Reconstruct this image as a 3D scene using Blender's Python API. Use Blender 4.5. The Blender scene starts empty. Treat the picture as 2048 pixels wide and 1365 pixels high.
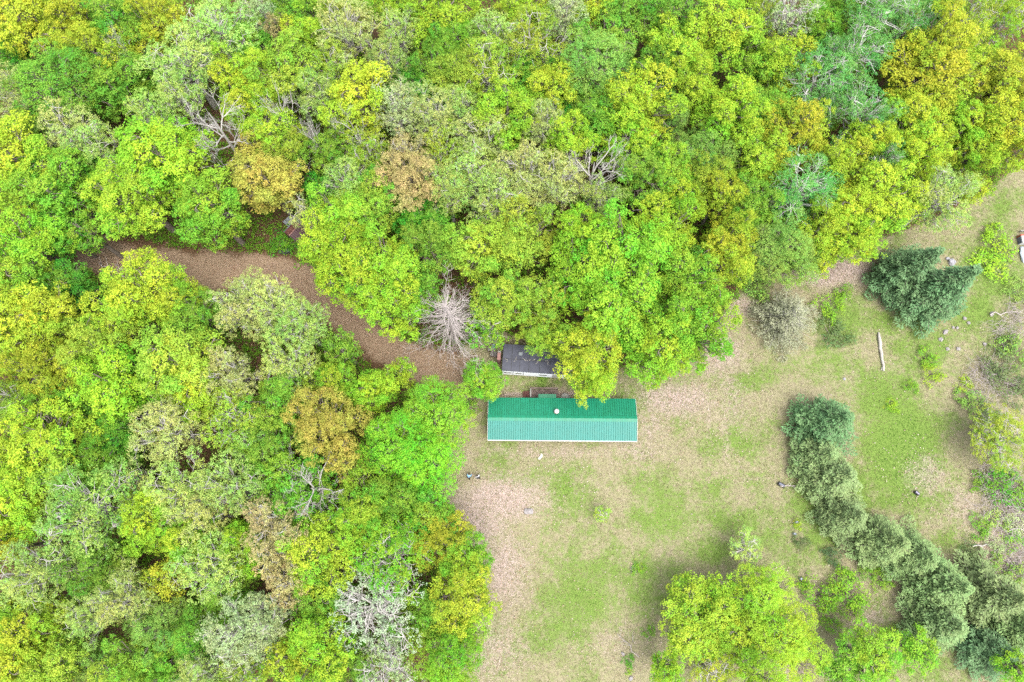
import bpy, bmesh, math, random
import numpy as np
from mathutils import Vector, Matrix

sc = bpy.context.scene
COL = sc.collection
R = math.radians

# ------------------------------------------------------------------ camera
CAM_H, TILT, FPX = 86.0, R(15.0), 24.0 / 36.0 * 2048
cam_d = bpy.data.cameras.new('drone_camera'); cam_d.lens = 24; cam_d.sensor_width = 36
cam_d.clip_end = 4000; cam_d.clip_start = 0.5
cam = bpy.data.objects.new('drone_camera', cam_d); COL.objects.link(cam)
cam.location = (0, 0, CAM_H); cam.rotation_euler = (TILT, 0, 0)
sc.camera = cam

# ------------------------------------------------------------------ sky, sun, exposure
SUN_EL = R(70)
world = bpy.data.worlds.new('World'); sc.world = world; world.use_nodes = True
wn = world.node_tree; wn.nodes.clear()
w_out = wn.nodes.new('ShaderNodeOutputWorld'); w_bg = wn.nodes.new('ShaderNodeBackground')
w_sky = wn.nodes.new('ShaderNodeTexSky'); w_sky.sky_type = 'NISHITA'; w_sky.sun_disc = False
w_sky.sun_elevation = SUN_EL; w_sky.sun_rotation = R(142); w_sky.dust_density = 4.0; w_sky.air_density = 1.0
w_sky.ozone_density = 1.0
w_hs = wn.nodes.new('ShaderNodeHueSaturation'); w_hs.inputs['Saturation'].default_value = 0.35   # bright thin overcast
wn.links.new(w_sky.outputs[0], w_hs.inputs['Color']); wn.links.new(w_hs.outputs[0], w_bg.inputs[0])
w_bg.inputs[1].default_value = 0.15
wn.links.new(w_bg.outputs[0], w_out.inputs[0])
sun_d = bpy.data.lights.new('sun', 'SUN'); sun_d.energy = 0.8; sun_d.angle = R(38); sun_d.color = (1.0, 0.96, 0.89)
sun = bpy.data.objects.new('sun', sun_d); COL.objects.link(sun)
sun.rotation_euler = (R(90) - SUN_EL, 0, R(38)); sun.location = (0, -60, 120)
sc.view_settings.view_transform = 'Standard'; sc.view_settings.look = 'None'
sc.view_settings.gamma = 1.0; sc.view_settings.exposure = 2.05
sc.cycles.max_bounces = 6; sc.cycles.diffuse_bounces = 4; sc.cycles.glossy_bounces = 2
sc.cycles.transmission_bounces = 4; sc.cycles.transparent_max_bounces = 4
sc.cycles.use_denoising = False

# ------------------------------------------------------------------ photo pixel -> point in the world
CT, ST = math.cos(TILT), math.sin(TILT)
def at(px, py, z=0.0):
    dx, u = px - 1024.0, -(py - 682.5)
    d = Vector((dx, ST * FPX + CT * u, -CT * FPX + ST * u))
    return Vector((0, 0, CAM_H)) + d * ((CAM_H - z) / -d.z)
def mpp(px, py, z=0.0):                      # metres per photo pixel at that point
    p = at(px, py, z)
    return (p.y * ST + (CAM_H - p.z) * CT) / FPX
def to_px(x, y, z=0.0):
    dz = z - CAM_H
    dep = y * ST - dz * CT
    return 1024.0 + FPX * x / dep, 682.5 - FPX * (y * CT + dz * ST) / dep
def srgb(r, g, b):
    f = lambda c: c / 12.92 if c <= 0.04045 else ((c + 0.055) / 1.055) ** 2.4
    return (f(r / 255.0), f(g / 255.0), f(b / 255.0))

# ------------------------------------------------------------------ helpers
def tag(o, label=None, cat=None, group=None, kind=None):
    if label: o['label'] = label
    if cat: o['category'] = cat
    if group: o['group'] = group
    if kind: o['kind'] = kind
    return o
def thing(name, label, cat, loc=(0, 0, 0), rotz=0.0, group=None):
    o = bpy.data.objects.new(name, None); COL.objects.link(o)
    o.location = loc; o.rotation_euler = (0, 0, rotz); o.empty_display_size = 0.3
    return tag(o, label, cat, group)
def link(name, me, parent=None, mat=None, smooth=False):
    o = bpy.data.objects.new(name, me); COL.objects.link(o)
    if parent: o.parent = parent
    if mat and not me.materials: me.materials.append(mat)
    if smooth: me.polygons.foreach_set('use_smooth', np.ones(len(me.polygons), bool))
    return o

class Acc:                                    # numpy collector of quads -> one mesh
    def __init__(s): s.v = []; s.f = []; s.a = []; s.n = 0
    def add(s, v, f, va=None, ha=None):
        v = np.asarray(v, np.float32); f = np.asarray(f, np.int32)
        s.v.append(v); s.f.append(f + s.n); s.n += len(v)
        z = np.full(len(v), .5, np.float32)
        s.a.append(np.stack([z if va is None else va, z if ha is None else ha], 1))
    def tube(s, pts, rad, sides=5):
        pts = np.asarray(pts, float); k = len(pts)
        t = np.gradient(pts, axis=0); t /= np.linalg.norm(t, axis=1, keepdims=True) + 1e-9
        ref = np.where(np.abs(t[:, 2:3]) > .9, [[1., 0, 0]], [[0, 0, 1.]])
        a = np.cross(t, ref); a /= np.linalg.norm(a, axis=1, keepdims=True) + 1e-9
        b = np.cross(t, a)
        th = np.arange(sides) / sides * 2 * np.pi
        ring = (a[:, None] * np.cos(th)[None, :, None] + b[:, None] * np.sin(th)[None, :, None])
        v = (pts[:, None] + ring * np.asarray(rad, float)[:, None, None]).reshape(-1, 3)
        i = np.arange(k - 1)[:, None] * sides; j = np.arange(sides)[None]; j2 = (j + 1) % sides
        f = np.stack([i + j, i + j2, i + sides + j2, i + sides + j], -1).reshape(-1, 4)
        s.add(v, f)
    def leaves(s, c, n, size, asp, rng, va, ha, tdir=None):
        N = len(c)
        n = n / (np.linalg.norm(n, axis=1, keepdims=True) + 1e-9)
        r = rng.normal(size=(N, 3)) if tdir is None else tdir
        t = r - n * np.sum(r * n, 1, keepdims=True); t /= np.linalg.norm(t, axis=1, keepdims=True) + 1e-9
        b = np.cross(n, t)
        L = (size * .5)[:, None]; W = L * np.reshape(asp, (-1, 1))
        v = np.stack([c + t * L, c + b * W, c - t * L, c - b * W], 1).reshape(-1, 3)
        s.add(v, np.arange(4 * N).reshape(-1, 4), np.repeat(va, 4).astype(np.float32), np.repeat(ha, 4).astype(np.float32))
    def mesh(s, name, mat=None, smooth=False):
        v = np.concatenate(s.v); f = np.concatenate(s.f); a = np.concatenate(s.a).astype(np.float32)
        me = bpy.data.meshes.new(name); M = len(f)
        me.vertices.add(len(v)); me.vertices.foreach_set('co', v.ravel())
        me.loops.add(M * 4); me.loops.foreach_set('vertex_index', f.ravel())
        me.polygons.add(M); me.polygons.foreach_set('loop_start', np.arange(M, dtype=np.int32) * 4)
        try: me.polygons.foreach_set('loop_total', np.full(M, 4, np.int32))
        except Exception: pass
        if smooth: me.polygons.foreach_set('use_smooth', np.ones(M, bool))
        for k, nm in enumerate(('var', 'hue')):
            at_ = me.attributes.new(nm, 'FLOAT', 'POINT'); at_.data.foreach_set('value', np.ascontiguousarray(a[:, k]))
        me.update(calc_edges=True)
        if mat: me.materials.append(mat)
        return me

def curve(a, b, rng, lift=.0, k=5, jit=.05):
    a = np.asarray(a, float); b = np.asarray(b, float)
    t = np.linspace(0, 1, k)[:, None]
    L = np.linalg.norm(b - a)
    p = a + (b - a) * t
    p[:, 2] += lift * L * (np.sin(t[:, 0] * math.pi) * .6 - 0)
    p[1:-1] += rng.normal(size=(k - 2, 3)) * L * jit
    return p

class MB:                                     # small collector for built things
    def __init__(s): s.v = []; s.f = []
    def poly(s, vs, fs):
        o = len(s.v); s.v += [tuple(v) for v in vs]; s.f += [tuple(i + o for i in f) for f in fs]; return s
    def box(s, c, d, rz=0.0, rx=0.0, ry=0.0):
        M = Matrix.Rotation(rz, 3, 'Z') @ Matrix.Rotation(ry, 3, 'Y') @ Matrix.Rotation(rx, 3, 'X')
        vs = [Vector(c) + M @ Vector((x * d[0] / 2, y * d[1] / 2, z * d[2] / 2)) for z in (-1, 1) for y in (-1, 1) for x in (-1, 1)]
        return s.poly(vs, [(0, 2, 3, 1), (4, 5, 7, 6), (0, 1, 5, 4), (2, 6, 7, 3), (0, 4, 6, 2), (1, 3, 7, 5)])
    def lathe(s, c, prof, n=20):              # prof: (radius, z)
        vs = []; fs = []
        for r, z in prof:
            vs += [(c[0] + r * math.cos(2 * math.pi * i / n), c[1] + r * math.sin(2 * math.pi * i / n), c[2] + z) for i in range(n)]
        for k in range(len(prof) - 1):
            fs += [(k * n + i, k * n + (i + 1) % n, (k + 1) * n + (i + 1) % n, (k + 1) * n + i) for i in range(n)]
        fs += [tuple(range(n))[::-1], tuple((len(prof) - 1) * n + i for i in range(n))]
        return s.poly(vs, fs)
    def tube(s, pts, rad, n=8):
        A = Acc(); A.tube(pts, rad, n); v = A.v[0]; f = A.f[0]
        k = len(pts)
        return s.poly(v.tolist(), [tuple(q) for q in f.tolist()] + [tuple(range(n))[::-1], tuple((k - 1) * n + i for i in range(n))])
    def build(s, name, mat, parent=None, bevel=0.0, smooth=False):
        me = bpy.data.meshes.new(name); me.from_pydata(s.v, [], s.f); me.update()
        bm = bmesh.new(); bm.from_mesh(me); bmesh.ops.recalc_face_normals(bm, faces=bm.faces)
        if bevel: bmesh.ops.bevel(bm, geom=bm.edges[:], offset=bevel, segments=1, affect='EDGES')
        bm.to_mesh(me); bm.free()
        return link(name, me, parent, mat, smooth)

# ------------------------------------------------------------------ materials
def nmat(name):
    m = bpy.data.materials.new(name); m.use_nodes = True
    nt = m.node_tree; nt.nodes.clear()
    out = nt.nodes.new('ShaderNodeOutputMaterial')
    return m, nt, out
def node(nt, typ, **kw):
    n = nt.nodes.new(typ)
    for k, v in kw.items():
        if k in n.inputs: n.inputs[k].default_value = v
        else: setattr(n, k, v)
    return n
def math_n(nt, op, a, b=None, c=None, clamp=False):
    n = nt.nodes.new('ShaderNodeMath'); n.operation = op; n.use_clamp = clamp
    for i, x in enumerate((a, b, c)):
        if x is None: continue
        if hasattr(x, 'links'): nt.links.new(x, n.inputs[i])
        else: n.inputs[i].default_value = x
    return n.outputs[0]
def mix_c(nt, fac, a, b):
    n = nt.nodes.new('ShaderNodeMix'); n.data_type = 'RGBA'
    for i, x in ((0, fac), (6, a), (7, b)):
        if hasattr(x, 'links'): nt.links.new(x, n.inputs[i])
        else: n.inputs[i].default_value = x if i == 0 else tuple(x) + ((1,) if len(x) == 3 else ())
    return n.outputs[2]
def noise(nt, scale, detail=4, rough=.6, vec=None, dim='3D'):
    n = nt.nodes.new('ShaderNodeTexNoise'); n.inputs['Scale'].default_value = scale
    n.inputs['Detail'].default_value = detail; n.inputs['Roughness'].default_value = rough
    if vec is not None: nt.links.new(vec, n.inputs['Vector'])
    return n.outputs['Fac']
def attr(nt, nm):
    n = nt.nodes.new('ShaderNodeAttribute'); n.attribute_name = nm; return n
def ramp(nt, x, lo, hi):
    n = nt.nodes.new('ShaderNodeMapRange'); n.inputs[1].default_value = lo; n.inputs[2].default_value = hi
    n.interpolation_type = 'SMOOTHSTEP'
    nt.links.new(x, n.inputs[0]); return n.outputs[0]

def leaf_material(name, transl=.42, huew=.07, rough=.7, spec=.12):
    m, nt, out = nmat(name)
    oi = node(nt, 'ShaderNodeObjectInfo')
    v = attr(nt, 'var').outputs['Fac']; h = attr(nt, 'hue').outputs['Fac']
    hs = node(nt, 'ShaderNodeHueSaturation')
    nt.links.new(math_n(nt, 'MULTIPLY_ADD', h, huew, .5 - huew / 2), hs.inputs['Hue'])
    nt.links.new(math_n(nt, 'MULTIPLY_ADD', v, .55, .72), hs.inputs['Value'])
    nt.links.new(oi.outputs['Color'], hs.inputs['Color'])
    p = node(nt, 'ShaderNodeBsdfPrincipled', Roughness=rough)
    p.inputs['Specular IOR Level'].default_value = spec
    nt.links.new(hs.outputs[0], p.inputs['Base Color'])
    t = node(nt, 'ShaderNodeBsdfTranslucent'); nt.links.new(hs.outputs[0], t.inputs['Color'])
    mx = node(nt, 'ShaderNodeMixShader'); mx.inputs[0].default_value = transl
    nt.links.new(p.outputs[0], mx.inputs[1]); nt.links.new(t.outputs[0], mx.inputs[2])
    nt.links.new(mx.outputs[0], out.inputs[0])
    return m
M_LEAF = leaf_material('leaf')
M_NEEDLE = leaf_material('needle', transl=.12, huew=.04, rough=.6, spec=.2)

def plain(name, col, rough=.6, vary=.25, scale=3.0, metallic=0.0, spec=.4, bump=0.0, bscale=30, col2=None, dim=.5):
    m, nt, out = nmat(name)
    col = tuple(c * dim for c in col); col2 = col2 and tuple(c * dim for c in col2)
    tc = node(nt, 'ShaderNodeTexCoord')
    p = node(nt, 'ShaderNodeBsdfPrincipled', Roughness=rough, Metallic=metallic)
    p.inputs['Specular IOR Level'].default_value = spec
    nz = noise(nt, scale, 5, .65, tc.outputs['Object'])
    c2 = col2 or tuple(c * (1 - vary) for c in col)
    f = ramp(nt, nz, .3, .7)
    c = mix_c(nt, f, c2, col)
    nt.links.new(c, p.inputs['Base Color'])
    if bump:
        b = node(nt, 'ShaderNodeBump', Strength=bump, Distance=.02)
        nt.links.new(noise(nt, bscale, 4, .6, tc.outputs['Object']), b.inputs['Height'])
        nt.links.new(b.outputs[0], p.inputs['Normal'])
    nt.links.new(p.outputs[0], out.inputs[0])
    return m
M_BARK = plain('bark', (.24, .20, .165), .85, .45, 2.5, bump=.6, dim=.8)
M_BARK_PALE = plain('pale_bark', (.46, .43, .40), .85, .3, 2.0, bump=.4, dim=.85)
M_BARK_DEAD = plain('dead_wood', (.47, .41, .385), .9, .3, 1.6, dim=.74)
M_BARK_WHITE = plain('white_bark', (.60, .58, .54), .8, .3, 2.0, dim=.8)
# ------------------------------------------------------------------ ground sheet with painted cover (where grass is green, where leaves lie)
def gsum(px, py, blobs):
    s = np.zeros_like(px)
    for x, y, rx, ry, k in blobs:
        s = np.maximum(s, k * np.exp(-(((px - x) / rx) ** 2 + ((py - y) / ry) ** 2)))
    return s
GREEN = [(1330, 980, 120, 50, .6), (1230, 1150, 170, 80, .6), (1320, 1040, 90, 55, .65), (1150, 1190, 80, 60, .65), (1500, 880, 120, 60, .35), (1800, 880, 75, 100, 1.5), (1770, 800, 80, 60, 1),
         (1850, 700, 75, 80, .75), (1975, 540, 80, 60, .7), (1950, 640, 70, 60, .7), (1560, 1090, 80, 60, .5), (1480, 1040, 70, 40, .65), (1760, 1210, 40, 70, .6), (1720, 985, 26, 60, .8),
         (1500, 765, 60, 26, .5), (1990, 430, 50, 50, .65), (1100, 1260, 80, 50, .5), (1950, 340, 60, 60, .85), (1860, 600, 40, 50, .6), (1880, 1000, 40, 40, .3), (1500, 560, 60, 40, .5),
         (1640, 1040, 60, 90, .6), (1140, 990, 70, 60, .35), (1780, 640, 70, 40, .7), (1640, 740, 120, 40, .3), (1900, 1080, 40, 30, .5), (1600, 1240, 50, 60, .5), (1800, 1250, 60, 60, .5), (1085, 760, 10, 16, .9),
         (1120, 765, 20, 8, .5), (1700, 640, 50, 40, .6), (1000, 930, 40, 40, .4), (1830, 1330, 80, 40, .6), (1060, 960, 60, 30, .4), (1400, 1100, 80, 50, .45), (820, 700, 40, 20, .3), (270, 520, 40, 20, .6), (1960, 60, 90, 80, .9), (2040, 100, 80, 90, .9), (2030, 960, 40, 30, .4)]
LITTER = [(1000, 1000, 110, 50, 1), (950, 1040, 80, 60, 1), (1010, 1140, 60, 110, .75), (990, 1300, 80, 100, .6), (1350, 800, 110, 45, .8), (1300, 850, 50, 60, .55), (1440, 710, 60, 60, .75),
          (1120, 905, 260, 22, .5), (1660, 545, 110, 36, 1), (1480, 610, 50, 40, .7), (1850, 950, 60, 60, .6), (1930, 1010, 70, 70, .5), (2010, 1080, 60, 70, .9), (1740, 1240, 60, 60, .5),
          (1060, 905, 120, 30, .4), (1180, 960, 80, 40, .3), (1580, 1310, 60, 60, .6), (1270, 900, 90, 40, .5), (1100, 790, 130, 10, 1), (1240, 1290, 90, 50, .4), (1460, 800, 50, 100, .5), (1418, 850, 9, 110, .5), (1452, 845, 9, 120, .5), (1500, 960, 70, 8, .5)]
PATH = [(180, 505), (260, 525), (340, 535), (430, 545), (540, 545), (600, 560), (660, 610), (720, 660), (790, 715), (860, 740), (940, 740)]
WOODP = [(-400, -400), (2400, -400), (2400, 260), (2040, 330), (1930, 420), (1700, 500), (1500, 560), (1400, 700), (1250, 740), (1180, 740), (990, 660), (930, 690), (905, 780), (890, 960), (830, 1020), (880, 1120), (910, 1180), (880, 1290), (890, 1700), (-400, 1700)]
def seg_dist(px, py, a, b):
    ax, ay = a; bx, by = b; dx, dy = bx - ax, by - ay
    t = np.clip(((px - ax) * dx + (py - ay) * dy) / (dx * dx + dy * dy), 0, 1)
    return np.hypot(px - ax - t * dx, py - ay - t * dy)
def wood_mask(px, py, soft=36):
    inside = np.zeros(px.shape, bool); d = np.full(px.shape, 1e9); n = len(WOODP)
    for i in range(n):
        a, b = WOODP[i], WOODP[(i + 1) % n]
        d = np.minimum(d, seg_dist(px, py, a, b))
        c = ((a[1] > py) != (b[1] > py)) & (px < (b[0] - a[0]) * (py - a[1]) / (b[1] - a[1] + 1e-9) + a[0])
        inside ^= c
    return np.clip(.5 + np.where(inside, d, -d) / soft, 0, 1)
def path_mask(px, py):
    d = np.full(px.shape, 1e9)
    for a, b in zip(PATH[:-1], PATH[1:]): d = np.minimum(d, seg_dist(px, py, a, b))
    return np.clip(1.5 - d / 34, 0, 1)
def cover(x, y):
    dep = np.maximum(y * ST + CAM_H * CT, 5); px = 1024 + FPX * x / dep; py = 682.5 - FPX * (y * CT - CAM_H * ST) / dep
    w = wood_mask(px, py); p = path_mask(px, py)
    return gsum(px, py, GREEN), gsum(px, py, LITTER), w, p, px, py

_vg = np.random.default_rng(77).random((256, 256))
def vnoise(x, y, s):
    u, v = x / s + 100, y / s + 100; i, j = np.floor(u).astype(int), np.floor(v).astype(int); f, g = u - i, v - j
    f = f * f * (3 - 2 * f); g = g * g * (3 - 2 * g); q = lambda a, b: _vg[a % 256, b % 256]
    return (q(i, j) * (1 - f) + q(i + 1, j) * f) * (1 - g) + (q(i, j + 1) * (1 - f) + q(i + 1, j + 1) * f) * g
def mottle(x, y):                             # uneven turf: bare and lush spots from 7 m down to half a metre
    m = vnoise(x, y, 7.3) * .34 + vnoise(x + 31, y, 3.1) * .32 + vnoise(x, y + 17, 1.4) * .26 + vnoise(x - 9, y, .6) * .16
    return (m - .56) * 1.15
fx = np.arange(-90, 90.01, .5); fy = np.arange(-32, 92.01, .5)
gx = np.concatenate([[-1500, -500, -200], fx, [200, 500, 1500]]); gy = np.concatenate([[-1500, -500, -150], fy, [200, 500, 1500]])
X, Y = np.meshgrid(gx, gy); gr, li, wd, pa, _, _ = cover(X.ravel(), Y.ravel()); gr = gr + mottle(X.ravel(), Y.ravel()); pa = pa - np.clip(mottle(X.ravel() + 40, Y.ravel()) * 1.3, -.3, .6)
rg = np.random.default_rng(3)
Z = (np.sin(X * .35 + 1) * np.cos(Y * .29) * .04 + np.sin(X * .11) * np.sin(Y * .13 + 2) * .05).ravel() - .05
nx, ny = len(gx), len(gy)
ii = (np.arange(ny - 1)[:, None] * nx + np.arange(nx - 1)[None]).ravel()
G = Acc(); G.add(np.stack([X.ravel(), Y.ravel(), Z], 1), np.stack([ii, ii + 1, ii + nx + 1, ii + nx], 1))
gme = G.mesh('ground', None, True)
for nm, a in (('green', gr), ('litter', li), ('wood', wd), ('path', pa)):
    t = gme.attributes.new(nm, 'FLOAT', 'POINT'); t.data.foreach_set('value', a.astype(np.float32))

m, nt, out = nmat('meadow_ground')
tc = node(nt, 'ShaderNodeTexCoord'); V = tc.outputs['Object']
n1 = noise(nt, .35, 5, .7, V); n2 = noise(nt, 1.6, 5, .7, V); n3 = noise(nt, 7, 4, .75, V); n4 = noise(nt, 16, 3, .7, V)
fine = math_n(nt, 'MULTIPLY_ADD', n4, .55, math_n(nt, 'MULTIPLY', n3, .45))
K = 0.36
kc = lambda r, g, b, k=1.0: tuple(c * K * k for c in srgb(r, g, b))
straw = mix_c(nt, ramp(nt, fine, .36, .64), kc(162, 150, 112), kc(218, 208, 174))
straw = mix_c(nt, ramp(nt, n2, .35, .75), straw, kc(184, 184, 134))
grass = mix_c(nt, ramp(nt, fine, .36, .64), kc(112, 150, 62), kc(166, 194, 98))
leafl = mix_c(nt, ramp(nt, fine, .38, .62), kc(188, 160, 142), kc(244, 226, 216))
flo = mix_c(nt, ramp(nt, fine, .4, .66), kc(92, 70, 50), kc(164, 130, 98))
pth = mix_c(nt, ramp(nt, fine, .38, .64), kc(148, 122, 94), kc(222, 194, 166))
br = math_n(nt, 'MULTIPLY_ADD', math_n(nt, 'ADD', n2, n1), .9, -.9)                # about -.35 .. .35
br2 = math_n(nt, 'MULTIPLY_ADD', n3, .8, -.4)
gm = math_n(nt, 'ADD', math_n(nt, 'MULTIPLY_ADD', br, 1.5, math_n(nt, 'ADD', attr(nt, 'green').outputs['Fac'], .20)), br2)
c = mix_c(nt, ramp(nt, gm, .1, .85), straw, grass)
lm = math_n(nt, 'ADD', math_n(nt, 'MULTIPLY_ADD', br, -.7, attr(nt, 'litter').outputs['Fac']), br2)
c = mix_c(nt, ramp(nt, lm, .25, .9), c, leafl)
c = mix_c(nt, ramp(nt, math_n(nt, 'ADD', attr(nt, 'wood').outputs['Fac'], math_n(nt, 'MULTIPLY', br, .5)), .3, .8), c, flo)
c = mix_c(nt, ramp(nt, math_n(nt, 'ADD', attr(nt, 'path').outputs['Fac'], br), .3, .8), c, pth)
p = node(nt, 'ShaderNodeBsdfPrincipled', Roughness=.95); p.inputs['Specular IOR Level'].default_value = .1
nt.links.new(c, p.inputs['Base Color'])
b = node(nt, 'ShaderNodeBump', Strength=.7, Distance=.1); nt.links.new(fine, b.inputs['Height']); nt.links.new(b.outputs[0], p.inputs['Normal'])
nt.links.new(p.outputs[0], out.inputs[0])
gme.materials.append(m)
ground = link('ground', gme); tag(ground, kind='structure')

# ---- loose cover: blades and dead leaves as one uncountable object each
def scatter(n, x0, x1, y0, y1, rng): return rng.uniform(x0, x1, n), rng.uniform(y0, y1, n)
def cover_mat(name, cols, transl=.2):
    m, nt, out = nmat(name)
    h = attr(nt, 'hue').outputs['Fac']; v = attr(nt, 'var').outputs['Fac']
    r = node(nt, 'ShaderNodeValToRGB'); e = r.color_ramp.elements
    while len(e) < len(cols): e.new(.5)
    for i, cc in enumerate(cols): e[i].position = i / (len(cols) - 1); e[i].color = cc + (1,)
    nt.links.new(h, r.inputs[0])
    hs = node(nt, 'ShaderNodeHueSaturation'); nt.links.new(r.outputs[0], hs.inputs['Color']); nt.links.new(math_n(nt, 'MULTIPLY_ADD', v, .5, .75), hs.inputs['Value'])
    d = node(nt, 'ShaderNodeBsdfDiffuse'); t = node(nt, 'ShaderNodeBsdfTranslucent'); mx = node(nt, 'ShaderNodeMixShader'); mx.inputs[0].default_value = transl
    for q in (d, t): nt.links.new(hs.outputs[0], q.inputs['Color'])
    nt.links.new(d.outputs[0], mx.inputs[1]); nt.links.new(t.outputs[0], mx.inputs[2]); nt.links.new(mx.outputs[0], out.inputs[0])
    return m
rg = np.random.default_rng(11)
def field_keep(x, y, margin):
    gr_, li_, w_, p_, px, py = cover(x, y)
    vis = (px > -60) & (px < 2110) & (py > -60) & (py < 1430)
    return gr_, li_, w_, p_, vis
x, y = scatter(420000, -30, 72, -26, 60, rg); g_, l_, w_, p_, vis = field_keep(x, y, 0)
k = vis & (w_ < .35) & (p_ < .4); x, y, g_ = x[k], y[k], g_[k]; N = len(x)
A = Acc(); c0 = np.stack([x, y, rg.uniform(.0, .09, N)], 1)
clump = mottle(x, y) * .8
A.leaves(c0, np.array([0, 0, 1.]) + rg.normal(size=(N, 3)) * .45, rg.uniform(.10, .28, N), rg.uniform(.12, .3, N), rg,
         np.clip(.5 + rg.normal(size=N) * .2, 0, 1), np.clip(.34 + g_ * .5 + clump + rg.normal(size=N) * .13, 0, 1))
M_GRASS = cover_mat('grass_blades', [kc(222, 208, 178), kc(200, 190, 146), kc(168, 178, 108), kc(118, 166, 66)])
tag(link('grass', A.mesh('grass', M_GRASS)), kind='stuff', label='short dry and green grass of the clearing', cat='grass')

x, y = scatter(520000, -72, 72, -26, 80, rg); g_, l_, w_, p_, vis = field_keep(x, y, 0)
dens = np.maximum(np.maximum(l_ * .9, .05), np.maximum(p_ * .9, w_ * .35))
k = vis & (rg.random(len(x)) < dens * .55); x, y, l_, w_, p_ = x[k], y[k], l_[k], w_[k], p_[k]; N = len(x); A = Acc()
A.leaves(np.stack([x, y, rg.uniform(.02, .1, N)], 1), np.array([0, 0, 1.]) + rg.normal(size=(N, 3)) * .4, rg.uniform(.09, .2, N), .7, rg,
         np.clip(.5 + rg.normal(size=N) * .22, 0, 1), np.clip(.25 + .35 * np.maximum(p_, w_) + rg.normal(size=N) * .2, 0, 1))
M_LITTER = cover_mat('dead_leaves', [kc(250, 232, 220), kc(236, 206, 186), kc(206, 164, 136), kc(156, 114, 90)], .05)
tag(link('leaf_litter', A.mesh('leaf_litter', M_LITTER)), kind='stuff', label='dead leaves lying over lawn edge, path and wood floor', cat='dead leaves')

x, y = scatter(110000, -80, 80, -26, 86, rg); g_, l_, w_, p_, vis = field_keep(x, y, 0)
pt = np.sin(x * .31 + 1.3) * np.sin(y * .27 + x * .1) + rg.normal(size=len(x)) * .4
k = vis & (w_ > .5) & (p_ < .35) & (pt > -.6); x, y, pt = x[k], y[k], pt[k]; N = len(x); A = Acc(); nl = 9
h = np.clip(.35 + .9 * np.abs(pt) * rg.random(N) * 2.8, .2, 6.0)
o = rg.normal(size=(N, nl, 3)); o /= np.linalg.norm(o, axis=2, keepdims=True)
lp = np.stack([x, y, h], 1)[:, None] + o * (.42 * rg.uniform(.4, 1.1, (N, nl, 1))); lp[..., 2] = np.maximum(lp[..., 2], .04)
A.leaves(lp.reshape(-1, 3), (np.array([0, 0, 1.]) + rg.normal(size=(N, nl, 3)) * .5).reshape(-1, 3), rg.uniform(.14, .3, N * nl), .6, rg,
         np.clip(.5 + rg.normal(size=N * nl) * .15, 0, 1), np.repeat(np.clip(.5 + rg.normal(size=N) * .22, 0, 1), nl))
M_UNDER = cover_mat('undergrowth', [kc(96, 150, 50, 1.7), kc(112, 165, 52, 1.7), kc(132, 178, 56, 1.7), kc(150, 190, 64, 1.7)], .42)
tag(link('undergrowth', A.mesh('undergrowth', M_UNDER)), kind='stuff', label='low green undergrowth beneath the trees of the wood', cat='undergrowth')
# ------------------------------------------------------------------ built things
def roof_mat(name, c1, c2, rough):
    m, nt, out = nmat(name)
    tc = node(nt, 'ShaderNodeTexCoord'); V = tc.outputs['Object']
    p = node(nt, 'ShaderNodeBsdfPrincipled', Roughness=.42, Metallic=0.0); p.inputs['Specular IOR Level'].default_value = .4
    n = noise(nt, 1.1, 6, .7, V)
    mp = node(nt, 'ShaderNodeMapping'); mp.inputs['Scale'].default_value = (5, .5, .5); nt.links.new(V, mp.inputs[0])
    st = noise(nt, 1.0, 4, .6, mp.outputs[0])
    f = math_n(nt, 'MULTIPLY_ADD', n, .5, math_n(nt, 'MULTIPLY', st, .5))
    c = mix_c(nt, ramp(nt, f, .35, .68), c1, c2)
    nt.links.new(c, p.inputs['Base Color'])
    nt.links.new(math_n(nt, 'MULTIPLY_ADD', n, .2, rough), p.inputs['Roughness'])
    nt.links.new(p.outputs[0], out.inputs[0]); return m
M_ROOF = roof_mat('green_metal_roof', (.002, .115, .055), (.003, .150, .083), .40)
M_ROOFS = roof_mat('green_metal_painted_sunlit', (.010, .120, .094), (.020, .150, .126), .46)  # same green metal, sunlight on the south slope painted in as a lighter, bluer colour
M_SIDING = plain('cream_siding', (.62, .60, .54), .6, .12, 2)
M_WHITE = plain('white_trim', (.80, .80, .78), .5, .08, 2)
M_SKIRT = plain('grey_skirting', (.30, .29, .27), .8, .3, 2)
M_GLASS = plain('window_glass', (.03, .04, .045), .08, .2, 1, spec=.6)
M_DOOR = plain('brown_door', (.22, .13, .08), .6, .2, 2)
M_DECK = plain('weathered_deck', (.25, .19, .165), .85, .5, 2.2, bump=.5, col2=(.13, .085, .075))
M_DECKRED = plain('red_stained_wood', (.20, .07, .055), .8, .4, 3)
M_GREYWOOD = plain('grey_wood', (.42, .40, .37), .85, .35, 3)
M_CONC = plain('pale_concrete', (.46, .45, .40), .9, .25, 4, bump=.3)
M_DARKROOF = plain('dark_membrane', (.075, .080, .115), .5, .45, .9, spec=.4, col2=(.045, .048, .075))
M_RUST = plain('rusty_metal', (.26, .12, .085), .7, .5, 2.5, col2=(.13, .035, .035))
M_MAROON = plain('maroon_metal', (.10, .035, .04), .6, .4, 3)
M_ZINC = plain('dull_zinc', (.34, .37, .39), .5, .25, 3, metallic=.3)
M_BLACK = plain('black_plastic', (.018, .018, .022), .5, .3, 4)
M_SLATE = plain('slate_blue_plastic', (.20, .22, .30), .5, .2, 4)
M_ROCK = plain('pale_granite', (.48, .44, .43), .9, .35, 3.5, bump=.8)
M_ROCKW = plain('white_rock', (.46, .45, .48), .9, .25, 3.5, bump=.7)
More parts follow.
